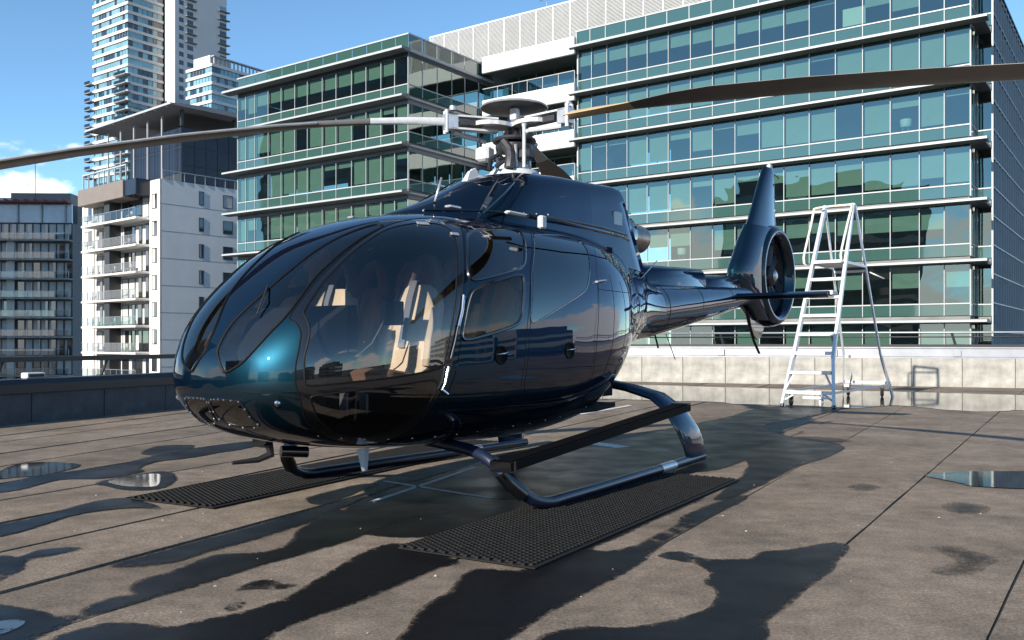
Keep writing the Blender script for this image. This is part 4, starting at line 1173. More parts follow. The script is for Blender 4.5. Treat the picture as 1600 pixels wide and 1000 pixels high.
body = skin('body_shell', [('BODY', False), ('BODY', True)], M['paint'], heli)
cap_ring = [surf(.0008, 2 * math.pi * k / 48) for k in range(48)]
MB().add(cap_ring + [Vector((prof(0)[0] + .002, 0, prof(0)[4]))], [(k, (k + 1) % 48, 48) for k in range(48)], True).build('nose_cap', M['paint'], body)
skin('cabin_lining', [('BODY', False), ('DOOR_FRAME', False), ('DOOR_FRAME', True), ('FRONT_DOOR', False), ('FRONT_DOOR', True), ('REAR_DOOR', False), ('REAR_DOOR', True)], M['lining'], heli, -.022, True)
SEAL = {nm: {} for nm in ORDER}
for mi in (False, True):
    po = {nm: outline(nm, mi) for nm in ORDER}
    w = skin('windshield', [('WINDSHIELD', mi)], M['ws_glass'], heli, .001); seal(po['WINDSHIELD'], w, .009)
    fr = skin('door_frame', [('DOOR_FRAME', mi)], M['black_gloss'], heli, .0015)
    seal(po['DOOR_FRAME'], fr, .005)
    w = skin('side_window', [('SIDE_WINDOW', mi)], M['side_glass'], heli, .002, label='large bulged front side window'); seal(po['SIDE_WINDOW'], w, .007)
    w = skin('chin_window', [('CHIN_WINDOW', mi)], M['dark_glass'], heli, .002); seal(po['CHIN_WINDOW'], w, .006)
    d1 = skin('door', [('FRONT_DOOR', mi)], M['paint'], heli, .001)
    seal(po['FRONT_DOOR'], d1, .005, name='door_seal', off=-.002)
    for nm in ('UPPER_WINDOW', 'LOWER_WINDOW'):
        w = skin('door_window', [(nm, mi)], M['dark_glass' if nm[0] == 'U' else 'door_glass'], d1, .001)
        seal(po[nm], d1, .013, 'black_gloss', 'window_frame')
    d2 = skin('door', [('REAR_DOOR', mi)], M['paint'], heli, .001)
    seal(po['REAR_DOOR'], d2, .004, name='door_seal', off=-.002)
    skin('door_window', [('REAR_WINDOW', mi)], M['dark_glass'], d2, .001)
    seal(po['REAR_WINDOW'], d2, .006, 'black_gloss', 'window_frame')
    w = skin('nose_light_window', [('NOSE_LIGHT', mi)], M['dark_glass'], heli, .001); seal(po['NOSE_LIGHT'], w, .009, 'black_gloss')
    rv = MB().lathe([(.0, .006), (.006, .004), (.007, 0)], 8).mesh('rivet', M['chrome'])
    for k in range(0, len(po['NOSE_LIGHT']), max(1, len(po['NOSE_LIGHT']) // 13)):
        u, t = po['NOSE_LIGHT'][k]; o = inst('rivet', rv, w, surf(u, t, .006)); o.rotation_euler = surf_n(u, t).to_track_quat('Z', 'Y').to_euler()
    mt = (lambda t: math.pi - t) if mi else (lambda t: t)
    # recessed round door handles
    for dd, u, t in ((d1, .745, -.0095), (d2, .9988, -.027)):
        t = mt(t); p = surf(u, t); n = surf_n(u, t)
        h = MB().lathe([(.062, .002), (.066, .006), (.058, .007), (.050, .002), (.0, -.012 + .014)], 24).build('handle_cup', M['black_satin'], dd)
        rg = MB().lathe([(.062, .003), (.067, .008), (.071, .003)], 24).build('handle_ring', M['black_gloss'], dd); rg.location = p; rg.rotation_euler = h.rotation_euler
        h.location = p; h.rotation_euler = n.to_track_quat('Z', 'X').to_euler()
        lv = MB().tube([(-.045, 0, .012), (-.02, 0, .02), (.02, 0, .02), (.045, 0, .012)], .012, 8, flat=.6).build('handle', M['black_metal'], dd)
        lv.location = p; lv.rotation_euler = Matrix([(-1 if not mi else 1, 0, 0), Vector((0, n.z, -n.y)) * (1 if not mi else -1), n]).transposed().to_euler()
        MB().tube([surf(u - .018, t + .005, .010), surf(u + .018, t + .005, .010)], .005, 6).build('handle_trim', M['chrome'], dd)
    # bright gas strut and hinge rods down the door pillar
    if not mi: MB().tube([surf(u, mt(t), .016) for u, t in ((.6428, .3133), (.6330, .22), (.6188, .1343))], .010, 8).build('pillar_rod', M['chrome'], heli)
    if not mi: MB().tube([surf(u, mt(t), .012) for u, t in ((.6188, .1343), (.608, .06), (.5964, .0052))], .006, 8).build('pillar_rod', M['black_gloss'], heli)
    if not mi: MB().tube([surf(u, mt(t), .016) for u, t in ((.5900, -.02), (.5822, -.1424), (.576, -.19), (.5938, -.2431))], .010, 8).build('pillar_hook', M['chrome'], heli)
    # latch, fuel cap and drain bits along the rear
    MB().tube([surf(1.1934, mt(.3779), .012), surf(1.165, mt(.374), .013), surf(1.1428, mt(.3684), .012)], .018, 6, flat=.5).build('latch', M['alloy'], heli)
    hb = MB().lathe([(.0, .012), (.012, .010), (.018, .003), (.020, 0)], 14).build('mooring_fitting', M['chrome'], heli)
    hb.location = surf(.1814, mt(-.4598)); hb.rotation_euler = surf_n(.1814, mt(-.4598)).to_track_quat('Z', 'Y').to_euler()
    hg = MB().bbox((-.035, -.014, 0), (.035, .014, .014), .004).build('hinge', M['alloy'], heli)
    hg.location = surf(.70, mt(.86), .002); hg.rotation_euler = surf_n(.70, mt(.86)).to_track_quat('Z', 'Y').to_euler()
    hg = MB().bbox((-.045, -.02, 0), (.045, .02, .012), .004).build('hinge', M['alloy'], heli)
    hg.location = surf(.655, mt(1.07), .002); hg.rotation_euler = surf_n(.655, mt(1.07)).to_track_quat('Z', 'Y').to_euler()
    # panel seams of the rear fuselage and belly
    for sm in ([(1.1572,.3738),(1.1321,.0822),(1.1168,-.1097),(1.1112,-.4243)], [(1.2374,.4343),(1.2228,.0613),(1.1951,-.1494),(1.1688,-.3201)],
               [(1.3045,.3611),(1.3203,.0263),(1.2945,-.1838)], [(1.1539,.3049),(1.243,.2759),(1.3945,.2233)], [(.3113,-.93),(.4878,-1.12),(.5965,-1.0),(.7596,-.91),(.9597,-.78),(1.1284,-.66),(1.3,-.6)],
               [(1.45, 1.3), (1.47, .6), (1.47, 0), (1.45, -.6), (1.42, -1.2)], [(1.68, 1.3), (1.68, .6), (1.68, 0), (1.68, -.7), (1.68, -1.3)], [(.03, -.35), (.0757, -.3416), (.1603, -.264), (.2264, -.3069), (.256, -.36)]):
        c = catmull([(u * 2.9, mt(t)) for u, t in sm], False, .04)
        MB().tube([surf(p.x / 2.9, p.y, -.0015) for p in c], .0035, 5, caps=False).build('panel_seam', M['seal'], heli)
    rv2 = MB().lathe([(.0, .004), (.005, .003), (.006, 0)], 6).mesh('rivet', M['alloy'])
    for k in range(15):
        u = .36 + k * .058; t = mt(-1.0 + .27 * (u - .36) / .8); o = inst('rivet', rv2, heli, surf(u, t, .0)); o.rotation_euler = surf_n(u, t).to_track_quat('Z', 'Y').to_euler()
# windshield wiper arm on the port pane
MB().tube([surf(.2113, 1.19, .02), surf(.2589, 1.29, .035), surf(.2995, 1.42, .012)], .006, 6).build('wiper_arm', M['black_metal'], heli)

# --- tail boom, drive shaft cover
def ring(x, zt, zb, w, n=40, p=2.0):
    zc, hz = (zt + zb) / 2, (zt - zb) / 2
    r = []
    for k in range(n):
        a = 2 * math.pi * k / n; c, s = math.cos(a), math.sin(a)
        r.append((x, w * math.copysign(abs(c) ** (2/p), c), zc + hz * math.copysign(abs(s) ** (2/p), s)))
    return r
MB().loft([ring(-2.40 - 3.3 * i / 12, 1.865 + .12 * i / 12, 1.215 + .50 * i / 12 - .06 * math.sin(math.pi * i / 12) * .2, .335 - .19 * i / 12) for i in range(13)]).build('tail_boom', M['paint'], heli)
for x, w in ((-2.55, .345), (-3.6, .285), (-4.7, .22)):
    i = (-2.40 - x) / 3.3
    MB().loft([ring(x + d, 1.865 + .12*i + .002, 1.215 + .50*i - .002, .335 - .19*i + .002) for d in (.006, -.006)], caps=False).build('boom_seam', M['seal'], heli)
def cover(x0, x1, za, zb, w, nm, mat):
    r = []
    for x, zt, zl, ww in ((x0, za - .02, 1.74, w * .94), (x0 - .02, za + .01, 1.74, w), (x1 + .02, zb + .01, 1.88, w * .85), (x1, zb - .02, 1.88, w * .8)):
        q = []
        for k in range(13):
            a = math.pi * k / 12; c, sn = math.cos(a), math.sin(a)
            q.append((x, ww * 1.1 * math.copysign(abs(c) ** .8, c), zl + (zt - zl) * sn ** .75))
        r.append(q)
    return MB().loft(r).build(nm, mat, heli)
cover(-2.32, -3.98, 2.05, 2.10, .15, 'drive_shaft_cover', M['paint'])
cover(-4.02, -5.2, 2.03, 2.08, .125, 'drive_shaft_cover', M['paint'])
cover(-1.75, -2.22, 2.05, 2.05, .15, 'drive_shaft_cover', M['paint'])
cover(-2.23, -2.31, 2.06, 2.06, .155, 'cover_strap', M['black_gloss'])
MB().tube([(-1.95, .18, 1.78), (-2.55, .16, 2.1)], .006, 6).build('stay_wire', M['alloy'], heli)

# --- fin and shrouded tail fan
FC = Vector((-6.55, 0, 2.17))
def fin_ring(z, xl, xt, th, n=22):
    r = []
    for k in range(n):
        a = 2 * math.pi * k / n
        s = .5 - .5 * math.cos(a)                      # 0 at the leading edge
        t = th / 2 * (2.6 * (math.sqrt(max(s, 0)) * .42 - .16 * s - .26 * s ** 3) / .26) * .5
        y = t if a < math.pi else -t
        r.append((xl + (xt - xl) * s, y, z))
    return r
fin = MB().loft([fin_ring(2.66, -5.56, -7.02, .24), fin_ring(2.80, -5.66, -7.02, .22), fin_ring(2.95, -5.80, -6.95, .20), fin_ring(3.2, -5.97, -6.92, .18), fin_ring(3.5, -6.18, -6.88, .16), fin_ring(3.74, -6.36, -6.84, .14), fin_ring(3.79, -6.42, -6.82, .10)]).build('tail_fin', M['paint'], heli)
MB().bbox((-6.72, -.03, 3.77), (-6.60, .03, 3.86), .015).build('fin_light', M['hub_white'], fin)
MB().tube([(-6.85, 0, 3.74), (-7.02, 0, 3.72), (-7.06, 0, 3.70)], .008, 6).build('static_wick', M['black_metal'], fin)
MB().box((-6.40, .055, 3.55), (-6.86, .068, 3.555)).build('fin_seam', M['seal'], fin)
prof_s = []
for k in range(22):
    a = 2 * math.pi * k / 22
    prof_s.append((.655 + .105 * math.cos(a), .21 * math.sin(a)))
sh = MB().lathe(prof_s, 56, FC, 'y', close=True).build('fan_shroud', M['paint'], heli)
MB().lathe([(.553, -.06), (.549, 0), (.553, .06)], 48, FC, 'y').build('duct_liner', M['hub_dark'], sh)
# front fairing from the boom into the shroud
fr_ = []
for k in range(13):
    z = 1.50 + 1.36 * k / 12
    dz = z - FC.z; xe = FC.x + math.sqrt(max(.645 ** 2 - dz * dz, .0)) - .01
    le = pchip([1.45, 1.62, 1.9, 2.14, 2.4, 2.66, 2.86], [-6.0, -5.72, -5.25, -5.12, -5.32, -5.52, -5.70])(z)
    th = .30 + .06 * math.sin(math.pi * k / 12)
    n = 16; r = []
    for j in range(n + 1):
        a = math.pi * j / n - math.pi / 2
        r.append((xe + (le - xe) * math.cos(a) ** .8 if math.cos(a) > 1e-6 else xe, th / 2 * math.sin(a), z))
    fr_.append(r)
MB().loft(fr_).build('fan_fairing', M['paint'], heli)
fan = MB().lathe([(.0, .13), (.10, .12), (.15, .07), (.16, -.12), (.0, -.14)], 28, FC, 'y').build('fan_hub', M['hub_dark'], heli)
MB().lathe([(.0, .150), (.05, .148), (.075, .132), (.08, .12)], 20, FC, 'y').build('hub_cap', M['alloy'], fan)
for k in range(10):
    a = 2 * math.pi * k / 10 + (.08 if k % 2 else -.05)
    d = Vector((math.cos(a), 0, math.sin(a))); s = Vector((-math.sin(a), 0, math.cos(a)))
    r = []
    for rr, ch, tw in ((.15, .09, .7), (.35, .10, .5), (.545, .10, .3)):
        c = FC + d * rr; u = s * math.cos(tw) + Vector((0, 1, 0)) * math.sin(tw); v = s * -math.sin(tw) + Vector((0, 1, 0)) * math.cos(tw)
        r.append([tuple(c + u * (ch/2) * p + v * q) for p, q in ((-1, 0), (-.2, .008), (1, 0), (-.2, -.008))])
    MB().loft(r).build('fan_blade', M['hub_dark'], fan)
for k in range(8):
    a = 2 * math.pi * k / 8 + .2
    d = Vector((math.cos(a), 0, math.sin(a)))
    MB().beam(FC + d * .15 + Vector((0, -.12, 0)), FC + d * .55 + Vector((0, -.12, 0)), .05, .018, (0, 1, 0)).build('stator_vane', M['hub_dark'], fan)
MB().tube([FC + Vector((.12, .05, -.03)), FC + Vector((.5, .02, -.05))], .035, 8).build('drive_shaft', M['hub_dark'], fan)
MB().loft([[(-5.75, -.025, 1.62), (-6.35, -.025, 1.40), (-6.35, .025, 1.40), (-5.75, .025, 1.62)], [(-5.85, -.02, 1.40), (-6.25, -.02, 1.26), (-6.25, .02, 1.26), (-5.85, .02, 1.40)], [(-5.98, -.012, 1.28), (-6.12, -.012, 1.22), (-6.12, .012, 1.22), (-5.98, .012, 1.28)]], smooth=False).build('ventral_fin', M['black_gloss'], heli)
MB().tube([(-5.70, 0, 1.66), (-5.83, 0, 1.42), (-6.0, 0, 1.20), (-6.22, 0, 1.02)], [.028, .026, .022, .02], 8, flat=.6).build('tail_skid', M['black_metal'], heli)
# horizontal stabiliser
def stab_ring(y, xl, xt, z, th=.085):
    return [(xl, y, z), (xl - .08, y, z + th * .5), (xl - (xl - xt) * .5, y, z + th * .42), (xt, y, z + .004), (xt, y, z - .004), (xl - (xl - xt) * .5, y, z - th * .45), (xl - .08, y, z - th * .5)]
stb = MB().loft([stab_ring(-1.36, -4.98, -5.36, 1.80), stab_ring(-.2, -4.80, -5.30, 1.79), stab_ring(.2, -4.80, -5.30, 1.79), stab_ring(1.33, -4.98, -5.36, 1.80)]).build('stabiliser', M['paint'], heli)
for s in (-1, 1):
    MB().bbox((-5.06, s*1.36 - .02, 1.785), (-5.30, s*1.36 + .02, 1.845), .01).build('stabiliser_light', M['hub_white'], stb)
MB().tube([(-2.9, .1, 1.28), (-3.15, .1, .98)], .005, 5).build('whip_antenna', M['black_metal'], heli)
MB().tube([(-2.7, .05, 1.3), (-2.80, .05, 1.12)], .012, 6).build('blade_antenna', M['black_metal'], heli)

# --- engine and gearbox cowling
def crng(x, zt, w, wt, zb=2.0, n=30, p=3.0, sh=0.0):
    """upright cowl section: half width w at the foot narrowing to wt at the shoulders"""
    r = []
    for k in range(n + 1):
        a = math.pi * k / n; c, s = math.cos(a), math.sin(a)
        yy = math.copysign(abs(c) ** (2/p), c); zz = abs(s) ** (2/p)
        r.append((x + sh * (1 - zz), yy * (w + (wt - w) * zz ** 1.2), zb + (zt - zb) * zz))
    return r
front = MB().loft([crng(1.80, 2.09, .05, .04, 2.02, p=2.2), crng(1.66, 2.15, .20, .14, 2.0, p=2.2), crng(1.45, 2.22, .32, .20, 2.0, p=2.2), crng(1.2, 2.31, .40, .24, 2.0, p=2.3), crng(.95, 2.42, .44, .27, 2.0, p=2.3), crng(.75, 2.52, .46, .29, 2.0, p=2.4), crng(.58, 2.585, .47, .31, 2.0, p=2.6), crng(.50, 2.60, .47, .32, 2.0, p=2.8)]).build('gearbox_cowl', M['paint'], heli)
MB().loft([crng(.50, 2.585, .40, .36, 2.0, p=3.0, sh=.72), crng(.44, 2.62, .46, .41, 2.0, p=3.6, sh=.70), crng(.34, 2.64, .515, .44, 2.0, p=5, sh=.62), crng(.20, 2.65, .54, .45, 2.0, p=6, sh=.4), crng(-.1, 2.668, .55, .46, 2.0, p=8, sh=.12), crng(-.50, 2.68, .55, .465, 2.0, p=10)]).build('engine_cowl', M['paint'], heli)
MB().loft([crng(-.508, 2.68, .549, .464, 1.95, p=10), crng(-.8, 2.69, .545, .465, 1.92, p=12, sh=-.12), crng(-1.0, 2.70, .535, .465, 1.90, p=14, sh=-.30), crng(-1.13, 2.70, .52, .46, 1.88, p=14, sh=-.42), crng(-1.145, 2.69, .50, .45, 1.88, p=14, sh=-.44)]).build('engine_cowl', M['paint'], heli)
MB().loft([crng(-1.16, 2.46, .42, .36, 1.95, p=3.0), crng(-1.45, 2.44, .42, .32, 1.85, p=2.6), crng(-1.70, 2.32, .36, .24, 1.75, p=2.2), crng(-1.95, 2.15, .27, .18, 1.7, p=2.2)]).build('rear_cowl', M['paint'], heli)
for s in (-1, 1):                                             # grip rail and lip along the foot of the cowl
    MB().tube([(1.55, s*.28, 2.165), (1.1, s*.44, 2.20), (.6, s*.52, 2.225), (.2, s*.57, 2.235), (-.6, s*.57, 2.235), (-1.1, s*.55, 2.22)], .012, 6).build('cowl_lip', M['black_gloss'], heli)
    MB().tube([(.95, s*.80, 2.155), (.7, s*.86, 2.15), (.2, s*.87, 2.13), (-.5, s*.82, 2.13), (-.75, s*.76, 2.12)], .014, 6, flat=.8).build('door_rail', M['black_gloss'], heli)
    MB().bbox((1.16, s*.74 - .02, 2.145), (.88, s*.74 + .035, 2.170), .01).build('rail_guide', M['hub_white'], heli)
    MB().bbox((.92, s*.88 - .02, 2.05), (.85, s*.88 + .03, 2.15), .01).build('rail_hook', M['hub_white'], heli)
    MB().bbox((1.55, s*.5 - .03, 2.165), (1.42, s*.5 + .03, 2.185), .006).build('roof_fitting', M['alloy'], heli)
    vt = MB().bbox((-.92, s*.50 - .03, 2.30), (-1.10, s*.50 + .008, 2.44), .01).build('cowl_vent', M['black_gloss'], heli)
    rvc = MB().lathe([(.0, .005), (.008, .004), (.010, 0)], 8).mesh('fastener', M['alloy'])
    for k in range(9):
        o = inst('fastener', rvc, heli, (1.55 - k*.16, s*(.26 + .27 * (1 - (1 - k/9)**2)) + s*.012, 2.16 + .012*k)); o.rotation_euler = (R(-90 * s), 0, 0)
    MB().tube([(.46, s*.30, 2.60), (.58, s*.41, 2.50), (.78, s*.46, 2.38), (.98, s*.47, 2.25), (1.08, s*.46, 2.18)], .009, 6).build('cowl_seam', M['black_gloss'], heli)
MB().lathe([(.0, .10), (.012, .09), (.02, .03), (.035, .0)], 10, (.62, 0, 2.55)).build('beacon', M['hub_white'], heli)
MB().loft([[(.78, -.05, 2.49), (.48, -.05, 2.60), (.48, .05, 2.60), (.78, .05, 2.49)], [(.72, -.03, 2.53), (.55, -.03, 2.60), (.55, .03, 2.60), (.72, .03, 2.53)], [(.66, -.012, 2.62), (.58, -.012, 2.66), (.58, .012, 2.66), (.66, .012, 2.62)]], smooth=False).build('antenna_fin', M['hub_white'], heli)
MB().tube([(1.24, .12, 2.28), (1.16, .12, 2.48)], [.012, .009], 6).build('antenna_rod', M['alloy'], heli)
MB().bbox((-.85, -.05, 2.72), (-.98, .05, 2.76), .012).build('roof_light', M['black_gloss'], heli)
ex = MB().lathe([(.155, 0), (.165, -.25), (.165, -.30), (.155, -.62), (.145, -.62), (.145, -.1), (.0, -.1)], 30, (-1.78, 0, 2.33), 'x').build('exhaust_pipe', M['exhaust'], heli)
MB().lathe([(.215, 0), (.235, -.03), (.235, -.28), (.21, -.31), (.17, -.31)], 30, (-1.66, 0, 2.33), 'x').build('exhaust_shroud', M['paint'], ex)

# --- rotor head
hubz = 3.12
MB().lathe([(.24, 2.66), (.22, 2.71), (.14, 2.73), (.12, 2.78), (.08, 2.81), (.07, 2.84)], 30).build('mast_base', M['hub_white'], heli)
mast = MB().lathe([(.045, 2.80), (.042, 3.0), (.06, 3.04), (.06, 3.2)], 20).build('rotor_mast', M['hub_dark'], heli)
sp = MB().lathe([(.07, 2.90), (.16, 2.895), (.17, 2.92), (.17, 2.95), (.15, 2.96), (.07, 2.965)], 28).build('swash_plate', M['hub_dark'], heli)
MB().lathe([(.07, 2.97), (.19, 2.975), (.20, 2.99), (.19, 3.01), (.07, 3.02)], 28).build('rotating_plate', M['hub_dark'], sp)
for k in range(3):
    a = R(40 + 120 * k)
    c, s = math.cos(a), math.sin(a)
    MB().tube([(.17*c, .17*s, 2.70), (.165*c, .165*s, 2.93)], .016, 8).build('servo_rod', M['alloy'], heli)
MB().tube([(.22, .10, 2.71), (.20, .10, 2.80), (.16, .06, 2.88), (.18, .0, 2.96)], .045, 8).build('scissor_link', M['hub_dark'], heli)
MB().tube([(.30, -.05, 2.70), (.33, -.02, 2.78), (.27, .03, 2.83), (.22, .05, 2.78), (.28, .0, 2.72)], .022, 8).build('hydraulic_hose', M['black_metal'], heli)
MB().bbox((.12, -.27, 2.80), (.24, -.12, 2.93), .02).build('servo_body', M['hub_white'], heli)
MB().bbox((-.02, .10, 2.80), (.10, .22, 2.90), .02).build('servo_body', M['hub_dark'], heli)
# flat three-armed star
heading = heli.rotation_euler.z
AZ = [R(318), R(198), R(78)]
star = []
for k in range(36):
    a = 2 * math.pi * k / 36
    w = max(math.cos(a - (q - heading)) for q in AZ)
    rr = .11 + .27 * max(0, (w - .55) / .45) ** 1.3
    star.append((rr * math.cos(a), rr * math.sin(a)))
hub = MB().prism(star, hubz - .018, hubz + .018).build('star_plate', M['hub_white'], heli)
for k, mt_ in ((0, 'dot_blue'), (1, 'dot_red')):
    v = Vector((math.cos(R(250 + 40 * k) - heading), math.sin(R(250 + 40 * k) - heading), 0)) * .115
    d = MB().lathe([(0, .004), (.016, .004), (.016, 0)], 14).build('balance_dot', M[mt_], hub)
    d.location = (v.x, v.y, hubz); d.rotation_euler = (R(90), 0, math.atan2(v.y, v.x) + R(90))
MB().lathe([(.0, 3.322), (.16, 3.318), (.27, 3.303), (.30, 3.29), (.28, 3.28), (.14, 3.262), (.0, 3.26)], 36).build('hub_dome', M['hub_dark'], heli)
MB().lathe([(.302, 3.283), (.306, 3.292), (.296, 3.303)], 36).build('dome_rim', M['alloy'], heli)
MB().bbox((.05, .03, 3.15), (.12, .10, 3.262), .01).build('dome_bracket', M['hub_white'], heli)
DROOP = [.33, .56, .42]
for bi, az in enumerate(AZ):
    la = az - heading
    d = Vector((math.cos(la), math.sin(la), 0)); s = Vector((-d.y, d.x, 0)); z = Vector((0, 0, 1))
    def at(r, off=0, zz=0): return d * r + s * off + z * (hubz - DROOP[bi] * (max(0, r - .6) / 3.45) ** 1.5 + zz)
    bl = None
    # blade: root neck, then a cambered section out to the tip
    rings = []
    for r, ch, th, tw in ((.60, .075, .075, .0), (.95, .085, .07, .0), (1.3, .13, .06, .06), (1.75, .26, .05, .08), (2.1, .33, .046, .07), (2.8, .35, .044, .05), (3.6, .35, .042, .03), (4.4, .35, .04, .01), (5.2, .35, .036, .0), (5.34, .33, .02, .0)):
        c = at(r); u = s * math.cos(tw) - z * math.sin(tw); v = s * math.sin(tw) + z * math.cos(tw)
        q = []
        for (p, t) in ((.30, 0), (.27, .30), (.15, .48), (-.1, .46), (-.4, .26), (-.70, .04), (-.70, -.04), (-.4, -.20), (-.1, -.40), (.15, -.46), (.27, -.30)):
            q.append(tuple(c + u * ch * p + v * th * t))
        rings.append(q)
    bl = MB().loft(rings[2:]).build('rotor_blade', M['blade_grey'], heli)
    MB().loft(rings[:3]).build('blade_root', M['blade_tan' if bi == 0 else 'hub_white'], bl)
    edge = MB().tube([Vector(q[0]) for q in rings[3:-1]], .011, 6).build('leading_edge_strip', M['blade_edge'], bl)
    # sleeve: two plates gripping the root, and its end fitting
    for zz, w in ((.055, .05), (-.055, .05)):
        MB().add([], []).beam(at(.16, .0, zz * 1.05), at(.60, .0, zz), .085, .016).build('sleeve_plate', M['hub_white'], bl)
    gf = MB().beam(at(.53, 0, 0), at(.65, 0, 0), .085, .13).build('sleeve_grip', M['alloy'], bl)
    for q in (-.03, .03): MB().tube([at(.63, q, -.10), at(.63, q, .10)], .018, 10).build('root_pin', M['hub_white'], bl)
    MB().beam(at(.30, 0, 0), at(.50, 0, 0), .09, .045).build('damper', M['hub_dark'], bl)
    MB().lathe([(.030, -.02), (.035, 0), (.030, .02), (0, .02)], 12, tuple(at(.58, .05, .11)), 'z').build('grip_bolt', M['alloy'], bl)
    lk = [at(.55, -.14, -.08), at(.30, -.10, -.10)]
    MB().tube([at(.56, -.02, -.085), at(.44, -.08, -.095), at(.30, -.14, -.10)], .024, 8).build('pitch_horn', M['hub_white'], bl)
    e = at(.29, -.15, -.10)
    MB().tube([e, (d.x*.23 - s.x*.12, d.y*.23 - s.y*.12, 2.99)], .017, 8).build('pitch_link', M['hub_white'], bl)
pl = MB().tube([(.19, .24, 2.70), (.19, .24, 3.05), (.19, .24, 3.08)], [.016, .016, .024], 10).build('front_control_rod', M['hub_white'], heli)

# --- landing gear
def gear(side):
    g = MB()
    path = [(1.62, side*.55, .455), (1.66, side*.80, .435), (1.69, side*.98, .385), (1.68, side*1.09, .30), (1.60, side*1.16, .19), (1.48, side*1.20, .105), (1.32, side*1.22, .065), (1.10, side*1.215, .062), (.3, side*1.18, .062), (-.6, side*1.13, .062), (-1.35, side*1.08, .062), (-1.72, side*1.06, .064)]
    pts = catmull(path, False, .06)
    root = MB().tube(pts, .042, 14).build('skid', M['navy'], heli, label='near skid tube' if side > 0 else 'far skid tube')
    # rear faired cross tube
    rr = []
    for (x, y, z, ch, th) in ((-.95, .38, .80, .22, .09), (-1.05, .62, .75, .28, .09), (-1.18, .84, .67, .36, .09), (-1.28, .97, .54, .44, .085), (-1.38, 1.05, .36, .48, .08), (-1.46, 1.085, .20, .49, .07), (-1.50, 1.095, .085, .48, .06)):
        n = 14; r = []
        for k in range(n):
            a = 2 * math.pi * k / n
            tilt = Vector((0, .55, .83)) if z > .6 else Vector((0, .95, .3))
            r.append((x + ch/2 * math.cos(a), side * (y + tilt.y * th/2 * math.sin(a)), z + tilt.z * th/2 * math.sin(a)))
        rr.append(r)
    ct = MB().loft(rr).build('rear_cross_tube', M['paint'], heli)
    # step board with grip
    st = MB().beam((1.86, side*1.205, .385), (-1.02, side*1.165, .60), .15, .035).build('step_board', M['black_satin'], heli)
    MB().beam((1.84, side*1.205, .4065), (-1.0, side*1.165, .6215), .125, .006).build('grip_strip', M['step_grip'], st)
    MB().beam((1.86, side*1.282, .375), (-1.02, side*1.242, .59), .012, .06).build('step_edge', M['black_satin'], st)
    MB().beam((1.865, side*1.205, .372), (1.80, side*1.205, .377), .165, .07).build('end_cap', M['black_gloss'], st)
    MB().beam((-.96, side*1.165, .592), (-1.025, side*1.165, .597), .165, .075).build('end_cap', M['black_gloss'], st)
    # clamp shoe with screws
    sh = MB().tube([(1.685, side*1.085, .31), (1.645, side*1.13, .235), (1.56, side*1.18, .15)], .056, 10).build('clamp_shoe', M['black_gloss'], root)
    sc = MB().lathe([(0, .006), (.007, .004), (.008, 0)], 6).mesh('screw', M['chrome'])
    for k in range(6):
        o = inst('screw', sc, root, (1.675 - .020*k + (.02 if k % 2 else 0), side*(1.135 + .012*k), .315 - .026*k)); o.rotation_euler = (R(-75*side), 0, 0)
    MB().tube([(-.62, side*1.13, .062), (-.95, side*1.11, .062)], .0445, 14, caps=False).build('wear_plate', M['alloy'], root)
    MB().tube([(1.25, side*1.222, .026), (.2, side*1.18, .026)], .014, 6).build('wear_bar', M['hub_dark'], root)
for s in (1, -1): gear(s)
MB().tube([(1.62, .6, .452), (1.60, 0, .50), (1.62, -.6, .452)], .042, 12).build('front_cross_tube', M['navy'], heli)
# underside bits: tow hook, lamp, antennas
MB().tube([(2.72, -.05, .52), (2.70, -.05, .45), (2.78, -.08, .42), (2.95, -.12, .415)], [.03, .028, .02, .012], 8).build('temperature_probe', M['black_metal'], heli)
MB().tube([(2.66, .0, .47), (2.50, .08, .455)], .038, 10).build('belly_lamp', M['black_gloss'], heli)
MB().loft([[(2.36, .395, .48), (2.30, .405, .48), (2.24, .395, .48), (2.30, .385, .48)], [(2.31, .395, .33), (2.29, .402, .33), (2.26, .395, .33), (2.29, .388, .33)]], smooth=False).build('blade_antenna', M['hub_white'], heli)

# --- cabin
MB().prism([(2.55, -.55), (2.55, .55), (2.0, .78), (.0, .85), (-.6, .7), (-.6, -.7), (.0, -.85), (2.0, -.78)], .60, .64).build('cabin_floor', M['lining'], heli)
MB().prism([(-.62, .7), (-.62, 2.05), (-.52, 2.05), (-.45, .7)], -.66, .66, 'y').build('rear_bulkhead', M['lining'], heli)
MB().loft([[(2.70, -.40, .66), (2.70, .22, .66), (2.70, .22, 1.12), (2.70, -.40, 1.12)], [(2.52, -.52, .66), (2.52, .28, .66), (2.52, .28, 1.32), (2.52, -.52, 1.32)], [(2.36, -.55, .80), (2.36, .31, .80), (2.36, .31, 1.43), (2.36, -.55, 1.43)], [(2.26, -.54, 1.02), (2.26, .30, 1.02), (2.26, .30, 1.44), (2.26, -.54, 1.44)]], smooth=False).build('instrument_panel', M['lining'], heli)
MB().bbox((2.2, -.2, .65), (1.65, .0, .95), .03).build('centre_console', M['lining'], heli)
